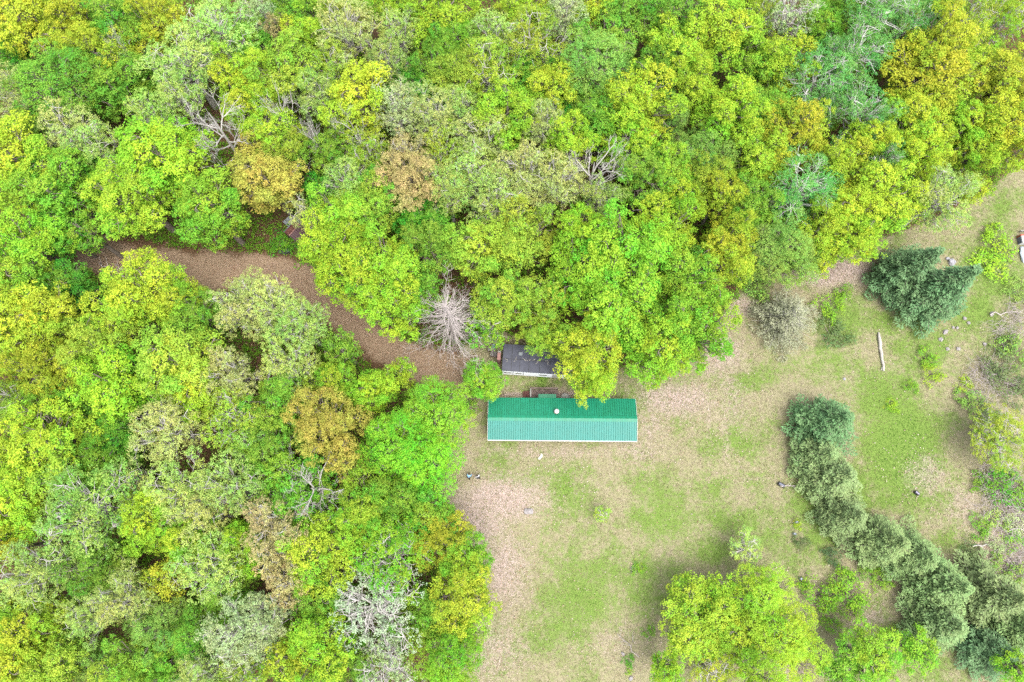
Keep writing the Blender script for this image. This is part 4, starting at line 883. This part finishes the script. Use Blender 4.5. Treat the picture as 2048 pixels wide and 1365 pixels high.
# ------------------------------------------------------------------ the wood: px, py, radius px, sort, colour, height | label
WOOD = """
50 40 68 m A 14|golden yellow tree filling the top left corner of the photo
152 34 52 m A 13|olive gold tree on the top edge, touching the corner's golden tree
240 50 48 m G 13|green tree on the top edge between the gold trees of the upper left
205 4 32 p W 13|pale grey green crown cut by the top edge, above the upper left green trees
316 42 42 m A 13|small golden olive tree near the top edge, left of the large cream green crown
296 92 28 m A 11|lowest small gold crown below the golden olive tree near the top edge
372 132 62 p P 14|large cream green budding crown near the top edge, left of the brown tree
442 62 64 p P 14|pale crown with silvery twigs on the top left, above the large cream crown
368 195 42 p P 13|pale green crown just above the bare grey tree of the upper left wood
190 108 52 m Y 13|yellow green crown below the small forked bare tree of the upper left
122 172 80 f G 14|broad smooth green crown in the upper left, below the gold corner trees
236 162 56 m G 12|mid green crown between the smooth green crown and the large cream one
26 188 46 p T 13|cream budding crown on the left edge, below the gold corner
28 108 34 m D 10|dark green low crown on the left edge under the gold corner tree
302 155 42 m D 9|dark green low crown in the gap beneath the large cream crown
306 236 36 p P 12|small cream crown left of the bare grey tree, above the brown gap
140 266 48 p T 13|cream tan crown left of the dark brown gap in the upper left wood
194 298 46 p P 13|pale yellow green crown touching the cream tan one, above dark undergrowth
64 262 36 m G 11|small green crown between the left edge and the cream tan crown
34 336 76 m L 14|large lime crown on the left edge, a third of the way down
110 376 70 m X 14|bright green crown right of the large lime crown on the left edge
192 366 46 m D 10|dark green crown left of the big yellow lime pair
330 318 78 m L 16|big lime crown directly below the bare grey tree of the upper left wood
274 398 66 m L 15|big yellow lime crown, lower left of the bare grey tree, above the brown path
424 424 62 m X 15|bright green crown above the path's middle, left of the rusty shed
494 148 52 m Y 13|yellow green crown right of the large cream crown
496 216 46 m Y 12|yellow olive crown immediately right of the bare grey tree
506 96 40 m G 11|small green crown between the silvery twigged crown and the brown tree
437 258 56 d T 17|bare grey tree leaning over the upper left wood, with no leaves
253 104 22 d T 13|small forked bare tree among green crowns near the top left
536 366 56 m R 14|orange olive crown right of the big lime crown, above the rusty shed
514 312 34 m R 12|small orange crown at the foot of the bare grey tree
525 38 38 p W 13|pale grey green crown on the top edge, left of the brown tree
562 68 27 m N 13|small brown tan tree near the top edge
598 30 44 m G 13|green tree on the top edge just right of the brown tan one
695 18 48 f L 13|smooth lime green tree on the top edge, above the tan budding tree
779 20 34 m L 12|lime tree on the top edge, left of a narrow dark gap
618 74 38 m Y 13|bright lemon lime crown between the brown tan tree and the tan budding tree
690 72 54 p T 15|tan budding tree with showing limbs near the top, left of centre
800 64 38 p P 13|pale sprigged crown right of the tan budding tree
880 32 60 m L 14|broad lime tree on the top edge, right of the narrow dark gap
906 88 46 f G 13|green crown under the broad lime tree on the top edge
876 126 46 m G 12|green crown above the dark hollow left of the top centre
580 144 62 m O 14|olive lime crown below the lemon lime crown of the upper wood
530 188 42 m Y 12|yellow green crown above the two bare tops of the upper wood
662 134 42 p O 13|pale olive crown under the tan budding tree
714 206 60 m A 15|gold olive crown in the middle of the upper left wood
640 192 42 p P 13|pale olive cream crown touching the gold olive crown's left side
772 122 40 p P 13|pale lime crown right of the pale olive crown in the upper wood
828 188 46 m D 9|dark green low crown in the hollow right of the gold olive crown
792 218 42 p W 14|thin cream crown with white limbs right of the gold olive crown
866 236 48 p T 14|thin cream tan crown with white limbs, left of the bright lime crown
922 158 46 m O 13|olive crown left of the broad pale olive pair near the top centre
980 150 56 p O 14|broad pale olive crown near the top centre
996 86 52 p P 14|pale olive cream crown under the top edge near the centre
1014 236 56 m L 15|bright lime crown in the upper centre of the wood
918 228 38 p P 13|small pale crown between the cream tan crown and the bright lime crown
566 236 38 d T 15|bare grey treetop rising through yellow green leaves in the upper left wood
712 270 32 d T 14|bare grey treetop at the foot of the gold olive crown
636 284 26 d T 13|small bare grey treetop, lower left of the gold olive crown
545 272 46 m Y 13|yellow green crown below the leftmost of the two bare treetops
574 306 36 m O 12|olive crown above the brown gap beside the orange olive crown
672 304 44 m G 11|green crown under the small bare treetop left of the peach crown
738 310 42 p O 13|pale lime crown left of the peach coloured crown
816 312 36 p K 13|peach tan crown top, upper half of the peach coloured pair
822 364 50 m K 14|peach coloured crown in the middle of the upper wood, lower of its pair
890 306 42 p O 12|pale olive crown right of the peach coloured pair
968 286 50 p T 14|pale tan crown below the bright lime crown of the upper centre
644 384 34 m D 10|dark green crown just right of the orange olive crown
692 364 42 p P 13|pale lime budding crown left of the peach coloured pair, below the green crown
746 386 50 m G 12|green crown at the left foot of the peach coloured crown
612 436 28 p T 12|small cream crown overhanging the rusty shed
682 442 58 m L 14|yellow lime crown right of the rusty shed
734 430 44 m O 13|olive lime crown right of the yellow lime crown by the shed
896 386 44 p P 13|pale crown right of the peach coloured crown
940 358 52 p P 14|pale lime crown in the middle of the wood, above the dead conifer
996 402 52 p P 14|pale lime crown with grey limbs, left of the half bare tree
846 436 48 m D 10|dark green crown above the green crowns north of the dead conifer
1050 34 48 m Y 13|yellow lime tree on the top edge at the centre
1127 36 42 p W 14|whitish green budding tree on the top edge, right of centre
1180 20 42 m Y 13|yellow lime tree on the top edge right of the whitish one
1067 92 60 p O 14|pale olive crown below the yellow lime tree of the top centre
1217 68 56 m G 13|green lime crown below the top edge, right of the whitish tree
1274 22 52 f G 13|green tree on the top edge, right of the yellow lime pair
1357 28 56 f G 13|smooth green tree on the top edge, left of the lime crowns of the upper right
1190 142 72 f S 15|broad grey green fine leaved crown in the upper centre right
1357 102 56 m L 13|lime crown below the smooth green top edge tree
1458 78 62 m L 14|broad lime crown near the top, left of the white limbed tree
1324 142 42 m G 12|green lime crown left of the dark hollow in the upper right wood
1380 176 48 m L 13|lime crown right of the dark hollow in the upper right wood
1462 228 58 m L 15|bright lime crown in the upper right wood, above the grey green crown
1106 184 46 m Y 13|yellow lime crown left of the broad grey green crown
1058 150 42 m G 11|green crown between the pale olive crown and the upper centre lime crown
1150 230 50 m D 10|dark green crown left of the yellow crown with the grey heart
1277 216 68 m Y 15|yellow crown with a grey heart of twigs in the upper right centre
1338 240 36 f S 12|small grey green crown touching the grey hearted yellow crown's right side
1208 238 52 m G 13|green crown touching the grey hearted yellow crown's left side
1250 280 48 m L 13|lime crown at the foot of the grey hearted yellow crown
1090 254 38 p T 14|small tan crown right of the bright lime crown of the upper centre
1137 282 42 m Y 14|lemon yellow crown above the half bare tree
1047 350 54 p T 14|cream tan crown left of the half bare tree
1108 372 54 p T 14|cream tan crown touching the half bare tree's left side
1186 352 54 d T 16|half bare grey tree in the centre of the wood, north of the dark roof
1200 400 36 p P 13|pale crown at the foot of the half bare tree
1284 360 56 m G 13|green crown right of the half bare tree
1407 310 52 f S 12|grey green crown below the bright lime crown of the upper right
1408 354 42 m O 12|olive crown beneath the grey green crown in the upper right wood
1334 334 38 m L 13|lime crown left of the grey green and olive crowns, right centre
1357 400 44 m L 12|lime crown above the large green yard maple
1440 390 38 m A 13|small gold olive crown above the right side of the yard maple
1514 316 50 m L 13|lime crown left of the bluish green crown with white limbs
1518 228 50 m G 12|green crown left of the golden crown in the upper right
1520 130 44 m G 12|green crown left of the olive lime crown in the upper right
1504 412 52 m G 12|green crown below the lime one, left of the bluish green crown
1487 10 30 m Y 12|small yellow tree on the top edge right of the lime crowns
1522 44 34 p O 13|pale green crown near the top edge, left of the white limbed tree
1576 32 50 w W 15|whitish tree with thick white limbs on the top edge, upper right
1633 64 38 m G 12|green crown under the whitish limbed tree of the top edge
1676 28 38 m G 12|green tree on the top edge between the whitish and bluish trees
1743 34 60 a B 15|bluish green tree with white limbs on the top edge
1810 52 48 a B 14|bluish green crown on the top edge, rightmost of that sort
1698 112 60 a B 15|bluish green crown with forked white limbs below the top edge, upper right
1636 156 58 a B 14|bluish green crown with bare white twigs, right of the olive lime crown
1660 208 40 a B 12|bluish green crown between the golden crown and its neighbours to the right
1722 232 52 a B 14|round bluish green crown above the small yellow crowns, upper right
1769 318 32 a B 13|smallest bluish green crown, wedged between yellow crowns
1604 378 62 a B 14|large bluish green crown with white limbs, lowest of that sort
1853 24 42 m D 11|dark green tree on the top edge, left of the pale lime pair
1928 36 46 p O 13|pale lime tree on the top edge near the right corner
1994 44 50 p L 12|thin lime tree in the top right corner
1874 92 60 m A 15|golden crown in the upper right, under the dark green tree
1854 160 70 m A 14|large golden crown in the upper right, lower of the golden pair
1563 134 50 m Y 13|olive lime crown left of the bluish green crowns
1590 262 54 m A 14|golden crown left of the round bluish green crown
1820 242 58 m Y 13|yellow lime crown under the golden pair of the upper right
1834 304 44 m Y 12|yellow lime crown above the cream crown by the field edge
1736 284 38 m Y 13|small lemon crown below the round bluish green crown
1680 334 48 m Y 13|lemon crown right of the large bluish green crown's top
1684 426 50 m Y 13|lemon lime crown right of the large bluish green crown
1764 394 60 m Y 13|lemon lime crown left of the cream crown by the field edge
1876 308 32 m A 10|small olive gold crown above the cream crown by the field edge
1876 396 58 p P 13|cream green crown at the wood's right edge beside the field
1934 250 46 m L 12|lime crown left of the golden trees on the right edge
1946 306 36 m L 11|lime crown above the field corner at the right
2002 164 62 m A 13|golden lime tree on the right edge, upper of the two
2004 272 66 m A 13|golden olive tree on the right edge, lower of the two
2046 220 40 m A 12|golden crown cut by the right edge between its two neighbours
1946 376 30 m L 8|low green crown right of the cream crown at the field edge
1540 332 38 m Y 12|yellow lime crown just above the large bluish green crown
62 486 62 m L 14|lime green crown on the left edge, left of the path's bare end
122 470 46 m D 11|dark green crown between the lime one on the left edge and the path
180 470 32 m G 11|small green crown at the left end of the brown path
43 556 52 m X 14|bright green crown on the left edge below the path's level
138 574 46 m D 11|bluish dark green crown under the path's left end
296 584 60 m Y 14|yellow olive crown below the path's left half
250 620 56 m Y 13|yellow olive crown lower left of its twin below the path
362 606 40 m Y 13|small yellow lime crown right of the olive pair below the path
394 630 48 m G 12|green crown below the path between olive and cream crowns
34 656 70 m A 14|tan gold crown on the left edge, halfway down
96 640 56 m A 14|tan gold crown right of the one on the left edge
86 738 52 m A 13|tan gold crown, lowest of the three by the left edge
200 700 56 m O 13|olive green crown right of the tan gold group
234 772 66 m L 14|lime green crown lower right of the tan gold group
360 722 70 m O 15|olive yellow crown in the middle of the left wood
396 782 50 m Y 13|yellow crown below the olive yellow crown of the left wood
466 748 48 p T 14|tan cream crown right of the olive yellow crown in the left wood
334 856 62 p T 14|tan crown with showing grey limbs in the left wood
100 882 70 m Y 14|yellow lime crown near the left edge, below the tan gold group
20 806 48 p O 13|pale lime crown on the left edge below the tan gold group
112 808 42 m G 11|green crown between the tan gold group and the yellow lime crown
234 872 48 m D 11|dark green crown left of the tan limbed crown
180 838 38 m G 10|small green crown below the lime green crown of the left wood
478 838 52 p O 14|pale lime crown right of the tan limbed crown
490 616 52 p T 14|cream tan crown below the path's middle, left of its cream twin
548 612 50 p T 14|cream tan crown directly below the path's middle
600 652 48 p P 14|pale lime crown with bare limbs reaching over the path
586 728 50 p P 14|pale cream green crown below the limbs reaching over the path
686 700 32 m G 11|bright green crown on the lower side of the path
672 504 56 m L 14|yellow lime crown below the rusty shed, above the path
684 556 36 m L 13|lime crown at the path's upper side, lowest left of the yellow lime group
776 540 60 m L 15|large yellow lime crown between the path and the dark green crowns
732 580 42 m L 14|yellow lime crown hanging over the path
784 612 56 m L 14|yellow lime crown at the path's upper side, left of the dead conifer
862 498 52 m G 12|green crown above the dead conifer
838 590 42 m G 11|green crown between the yellow lime group and the dead conifer
962 500 60 m O 14|pale lime crown above right of the dead conifer
1042 478 60 m O 14|pale lime crown north of the dark roofed trailer
1004 604 48 m O 13|olive lime crown right of the dead conifer
976 655 34 p F 10|thin pale green crown by the dark roofed trailer's west end
966 762 38 m X 7|round bright green tree between the trailer and the green roof's corner
748 782 40 m L 12|lime crown left of the smooth light green crown's top
800 752 26 m L 9|small lime crown at the path's lower end
656 846 60 m R 15|orange tree in the left wood, brightest of its colour
690 920 34 m R 13|small orange crown at the foot of the bright orange tree
874 828 60 f F 13|smooth light green crown beside the green roof's west end
800 890 66 f F 14|smooth light green crown, leftmost of three west of the house
858 922 58 f F 13|smooth light green crown, lowest of three west of the house
562 806 52 m G 13|green crown left of the orange tree's top
668 770 40 m L 12|lime crown above the orange tree
540 892 48 m G 12|green crown lower left of the orange tree
506 880 40 p P 12|pale crown left of the green crown by the orange tree
1256 508 74 m F 16|green upper crown of the large yard maple group
1166 548 62 m F 15|green left crown of the large yard maple group
1232 604 74 m F 16|green middle crown of the large yard maple group
1386 654 66 m X 15|bright green right crown of the large yard maple group
1316 698 60 m L 14|bright lime lowest crown of the yard maple group, over the lawn
1368 566 58 m X 14|bright green upper right crown of the yard maple group
1322 468 60 m L 14|bright lime crown above the yard maple group
1160 470 48 m L 14|lime crown upper left of the yard maple group
1176 708 56 m Y 14|yellow tree hanging over the dark roofed trailer
1186 752 46 m Y 12|yellow crown hanging over the green roof's back edge
1074 606 44 m O 13|olive lime crown above the dark roofed trailer
1086 674 38 m O 12|olive lime crown overhanging the dark roof
1456 522 52 m A 13|gold orange crown right of the yard maple group
1462 474 38 m A 13|gold orange crown above the one right of the yard maple group
1400 526 34 m G 11|green crown between the yard maple group and the gold orange crown
1526 500 46 f S 11|grey green crown right of the gold orange crown
1570 506 56 f S 11|fine grey green crown at the wood edge above the grey half dead spruce
1698 474 56 m Y 12|lemon lime crown at the wood edge above the twin spruces
1643 516 28 m Y 9|small lemon crown at the wood edge, left of the twin spruces
1640 460 42 m Y 12|yellow green crown left of the lemon lime crown at the wood edge
40 928 54 m Y 13|yellow lime crown on the left edge, a third up from the bottom
128 938 56 m O 13|pale yellow lime crown above the silvery grey green crown
218 944 42 m G 11|green crown left of the small brown gap in the lower left wood
268 962 34 p T 12|small tan crown left of the brown gap in the lower left wood
368 976 60 p P 14|pale crown right of the brown gap in the lower left wood
466 976 56 p P 14|pale crown left of the branching bare limbs
402 1028 48 p T 14|tan crown below the pale pair of the lower left wood
30 1022 56 m Y 13|golden lime crown on the left edge, left of the silvery grey green crown
14 1090 40 m A 13|golden crown cut by the left edge, lower left wood
182 1020 82 p S 15|large silvery grey green crown with fine twigs, lower left wood
84 1138 64 p P 14|cream green crown near the left edge below the silvery crown
200 1138 54 f G 12|green crown below the silvery grey green crown
300 1044 50 m L 13|lime crown right of the silvery grey green crown
384 1080 46 m L 13|lime crown below the tan crown of the lower left wood
428 1138 58 p P 14|pale crown in the middle of the lower left wood
252 1192 48 p T 14|tan crown with a long pale limb, lower left wood
186 1232 44 p P 13|cream crown, lower left end of the long limbed tan tree
320 1260 54 f S 12|grey green crown near the bottom, left of the whitish green pair
56 1258 58 m Y 13|yellow lime crown near the left edge in the lower corner
48 1332 62 m Y 13|yellow lime crown filling the bottom left corner
128 1338 54 m O 13|pale lime crown on the bottom edge right of the corner one
478 1262 58 p W 14|whitish green crown near the bottom, left of its twin
530 1244 48 p W 14|whitish green crown left of the white blossoming tree
400 1268 46 f G 12|green crown left of the whitish green twins
350 1326 46 m G 11|green crown on the bottom edge below the grey green crown
266 1332 50 m O 13|lime crown on the bottom edge in the lower left
196 1330 40 f S 11|grey green crown on the bottom edge between two lime ones
412 1346 48 p P 13|pale crown on the bottom edge, left of the centre left
338 1158 36 m Y 12|small lemon crown left of the pale crown in the lower left wood
12 1212 42 m D 11|dark green crown cut by the left edge near the bottom
492 1340 40 p O 12|pale olive crown on the bottom edge below the whitish twins
594 976 58 m G 12|green crown under the spreading bare limbs, left of the smooth crowns
630 978 64 d T 13|wide spreading bare limbs over green crowns below the orange tree
730 1010 54 m X 13|bright green crown below the smooth light green crowns
790 994 46 m G 12|green crown tucked under the leftmost smooth light green crown
552 1048 52 p K 15|peach budding tree with white limbs in the lower wood
562 1110 40 p K 13|peach crown below the peach budding tree
640 1104 62 m L 13|lime crown left of the tangled grey green crown
720 1052 50 m L 13|lime crown below the bright green crown of the lower wood
790 1108 64 p F 13|tangled grey green crown with grey twigs above the blossoming tree
856 1040 46 m G 11|green crown at the wood's edge beside the pink leaf litter
876 1074 48 m A 11|gold crown at the wood's edge left of the pinkish lawn
930 1122 48 m X 11|green crown at the wood's edge below the gold one
922 1188 56 m Y 12|lemon yellow crown jutting from the wood's edge onto the lawn
752 1212 84 w V 13|white blossoming tree in the lower wood
640 1294 64 m L 13|yellow lime crown lower left of the white blossoming tree
584 1316 42 m Y 12|lemon crown on the bottom edge left of the yellow lime one
772 1334 58 w W 12|white blossoming tree cut by the bottom edge
896 1326 58 f F 12|light green crown at the wood's edge in the bottom centre
848 1232 50 m G 10|green crown right of the white blossoming tree
700 1330 48 m G 11|green crown on the bottom edge between lime and blossoming crowns
580 1166 42 p K 13|tan peach crown left of the dark gap above the blossoming tree
612 1040 40 m D 10|dark green crown right of the peach budding tree
930 1270 36 f F 10|small light green crown at the wood's edge below the lemon one
648 1196 46 m G 11|green crown left of the white blossoming tree
460 1196 44 f G 11|green crown above the whitish green twins
492 1090 46 m L 12|lime crown left of the peach crowns in the lower wood
1392 1244 80 m L 8|yellow lime tree on the lawn's lower edge, left half of the pair
1440 1190 44 m L 7|lime crown at the top of the lawn tree pair
1474 1262 66 m L 8|dense lime crown filling the middle of the lawn tree pair
1518 1190 64 f L 8|smooth lime crown on the lawn, upper right of the pair
1560 1276 84 f L 8|smooth lime crown on the lawn, right half of the pair
1430 1352 50 p A 7|pale gold budding crown on the bottom edge below the lawn trees
1332 1340 40 m L 9|small lime crown on the bottom edge left of the pale gold crown
1512 1348 48 f L 11|lime crown on the bottom edge right of the pale gold crown
1490 1096 36 p P 5|thin pale young tree on the lawn above the lime pair
1736 1312 64 m X 8|bright green dome shaped tree on the bottom edge, lower right
1672 1344 42 m G 7|green low tree on the bottom edge left of the dome shaped one
1830 1300 44 m X 7|thin bright green tree right of the dome shaped one
2032 1338 40 m X 8|bright green tree in the bottom right corner
1996 876 72 p O 6|yellow olive thin leaved tree near the right edge
1204 1027 15 p O 2.2|spindly yellow green sapling standing alone on the lawn
"""
for ln in WOOD.strip().splitlines():
    d, lab = ln.split('|'); px, py, r, k, c, H = d.split()
    tree(float(px), float(py), float(r), k, c, float(H), lab)

# spruces: base pixel on the ground, radius px, colour, height | label
SPR = """
1778 566 60 I 11.5|blue green spruce with its tip to the upper right, left of the twin pair
1832 606 70 I 12.5|blue green spruce, right and lower of the twin pair by the field
1630 856 64 I 9.5|blue green spruce at the top end of the spruce row
1622 918 56 J 6.5|olive green spruce under the topmost one of the row
1642 958 58 J 8.5|olive green spruce, third from the top of the row
1668 1034 52 J 7.5|olive grey spruce in the row's bend beside the dark sack
1742 1084 58 J 8.0|olive green spruce in the row's middle, just after the bend
1804 1112 56 J 7.0|olive green spruce, fifth in the row, behind its middle ones
1850 1166 64 J 8.5|broad olive green spruce in the lower half of the row
1850 1240 62 J 7.5|broad dark olive spruce on the row's lower left side
1946 1186 70 J 9.0|large olive spruce near the right edge end of the row
2000 1250 60 J 8.0|olive spruce cut by the right edge at the end of the row
1956 1296 60 I 6.0|dark blue green spruce below the row's end, bottom right
"""
rs = np.random.default_rng(5)
for i, ln in enumerate(SPR.strip().splitlines()):
    d, lab = ln.split('|'); px, py, r, c, H = d.split(); px, py, r, H = float(px), float(py), float(r), float(H)
    p = at(px, py, 0); ms, Rc, Hc = VAR['s'][i % 4]; s = r * mpp(px, py, 0) * 1.08 / Rc
    plant('spruce_tree', ms, ('trunk', 'crown'), (p.x, p.y, 0), (s, s), H / Hc, rs.uniform(0, 6.28), leaf_col(c, rs, .95), lab, 'spruce', 'spruces by the field')
    TREES.append((p.x, p.y, s * Rc))
p = at(1556, 648, 0); ms = spruce(7.0, 5.2, 77, .30, M_BARK_PALE, .2)
plant('spruce_tree', ms, ('trunk', 'crown'), (p.x, p.y, 0), (1, 1), 1, 0, leaf_col('U', rs, .9), 'grey half dead spruce standing alone at the wood edge, left of the bright bush', 'spruce', 'spruces by the field')
p = at(911, 682, 0); ms = dead_conifer(15.5, 6.6, 7)
plant('dead_conifer', ms, ('trunk', 'branches'), (p.x, p.y, 0), (1, 1), 1, .6, (1, 1, 1, 1), 'dead leafless conifer with star shaped grey branches beside the path', 'dead tree', None)

# bushes: px, py, radius px, height, colour | label
BUSH = """
1663 612 30 1.6 X|bright green bush between the half dead spruce and the twin spruces
1691 582 17 1.2 X|small bright green bush just above the larger bright bush
1669 668 36 1.3 J|grey green low bush right of the half dead spruce
1856 714 22 1.3 X|green bush near the right field, above the lime patch
1866 748 22 1.2 L|yellow green bush touching the green one by the right field
1822 772 15 .8 X|small bright green bush below the yellow green pair
1784 812 16 .6 L|low lime tuft left of the bright grass patch
1998 730 34 1.5 J|grey green bush beside the brown brush heap at the right
2018 688 20 1.2 J|small grey bush near the right edge under the stick pile
1996 486 36 1.3 L|lime bush beside the white box at the right edge
1984 528 36 1.0 L|lower lime bush left of the blue white bundle
1643 1190 36 2.0 X|bright green bush, left of two below the pale field
1700 1186 36 2.2 X|bright green bush, right of two below the pale field
1684 1152 22 1.5 X|small bright green bush above the bright pair
1712 1222 24 1.4 X|bright green bush at the foot of the right one of the pair
1664 1238 26 1.2 G|low green bush under the left one of the bright pair
1666 1112 20 1.2 I|dark green bush above the bright pair
1604 1086 16 .9 J|dull green bush beside the young guarded trees
1276 1136 15 .8 X|green bush with dead twigs at its side in the middle of the lawn
1298 1264 14 .5 G|low green tuft left of the lawn tree pair
1258 1322 13 .5 D|dark green tuft by the fallen branch at the bottom of the lawn
1258 1342 8 .4 L|tiny lime tuft under the dark green one on the lawn
1594 1050 11 .9 Y|yellow green sprig beside the upper pale tree guard
1606 1168 14 .8 L|lime sprig beside the lower pale tree guard
1622 964 20 1.0 L|yellow green bush beside the bare twig at the spruce row
2000 968 36 1.3 D|dark green bush under the yellow olive tree
2036 990 36 1.2 G|green bramble on the right edge under the yellow olive tree
1996 1044 26 .9 P|pale grey green bush in the brushwood at the right
2030 1046 22 .9 W|pale bush on the right edge in the brushwood
1990 1090 20 .8 W|pale green bush by the fallen white limb at the right
2030 1078 24 .8 G|green bush on the right edge below the brushwood
1904 588 18 .5 L|low yellow green plants under the twin spruces' right side
1764 1160 22 1.0 X|bright green bush along the spruce row's lower side
1728 1146 20 1.1 G|green bush against the spruce row's middle
1782 1268 20 .9 X|green bush at the spruce row's lower left foot
2030 700 34 1.4 S|grey green bramble on the right edge below the stick pile
2026 768 40 1.3 J|dull green bramble on the right edge beside the brown brush heap
1940 800 26 .9 S|low weedy clump left of the yellow olive tree's top
1968 826 30 1.0 J|dull green weeds just above the yellow olive tree
1930 770 18 .6 L|small lime weed clump left of the brown brush heap
2034 582 26 .9 S|grey green weeds on the right edge above the stick pile
1960 1052 24 .8 G|low green weeds at the left side of the brushwood tangle
1940 1104 26 .9 J|dull weeds by the fallen limb, above the large right spruce
2016 1140 34 1.2 S|grey green weeds on the right edge over the dark thicket
1966 970 22 .8 G|green weeds left of the dark reddish thicket
1086 754 7 .5 G|small green tuft against the trailer's white wall
566 482 30 1.4 D|dark green bush left of the rusty shed
600 488 22 1.0 D|dark bush at the rusty shed's lower side
618 420 30 1.6 D|dark green bush behind the rusty shed
632 508 34 1.5 G|green bush right of the path's bend below the shed
1512 556 44 2.0 S|grey green shrub at the wood edge above the half dead spruce
930 806 26 1.4 G|green shrub between the smooth crowns and the green roof
"""
BV = [(bush(1.2, 1.3, 91 + i), 1.2, 1.3) for i in range(4)]
for i, ln in enumerate(BUSH.strip().splitlines()):
    d, lab = ln.split('|'); px, py, r, H, c = d.split(); px, py, r, H = float(px), float(py), float(r), float(H)
    p = at(px, py, H * .5); ms, Rc, Hc = BV[i % 4]; s = r * mpp(px, py, 0) / Rc
    plant('bush', ms, ('stem', 'foliage'), (p.x, p.y, 0), (s, s), H / Hc, rs.uniform(0, 6.28), leaf_col(c, rs), lab, 'bush', 'bushes')
for px, py, r, n, lab in ((1975, 762, 46, 150, 'brown heap of dry brushwood in the right field'), (2014, 662, 36, 90, 'small dark thicket of dry twigs under the stick pile'),
                          (2012, 1016, 56, 220, 'tangle of grey brushwood on the right edge under the olive tree'), (1990, 952, 40, 120, 'dark reddish thicket of twigs under the yellow olive tree'),
                          (1266, 1140, 8, 30, 'little heap of dead brown twigs beside the lawn bush'), (2036, 1118, 46, 140, 'dark dry thicket on the right edge above the large spruce'),
                          (2034, 625, 26, 50, 'pile of pale sticks near the right edge')):
    p = at(px, py, 0); o = link('brush_heap', brush(r * mpp(px, py), 1.0 if r > 10 else .5, int(px), n)); o.location = p
    tag(o, lab, 'brushwood', 'brush heaps')
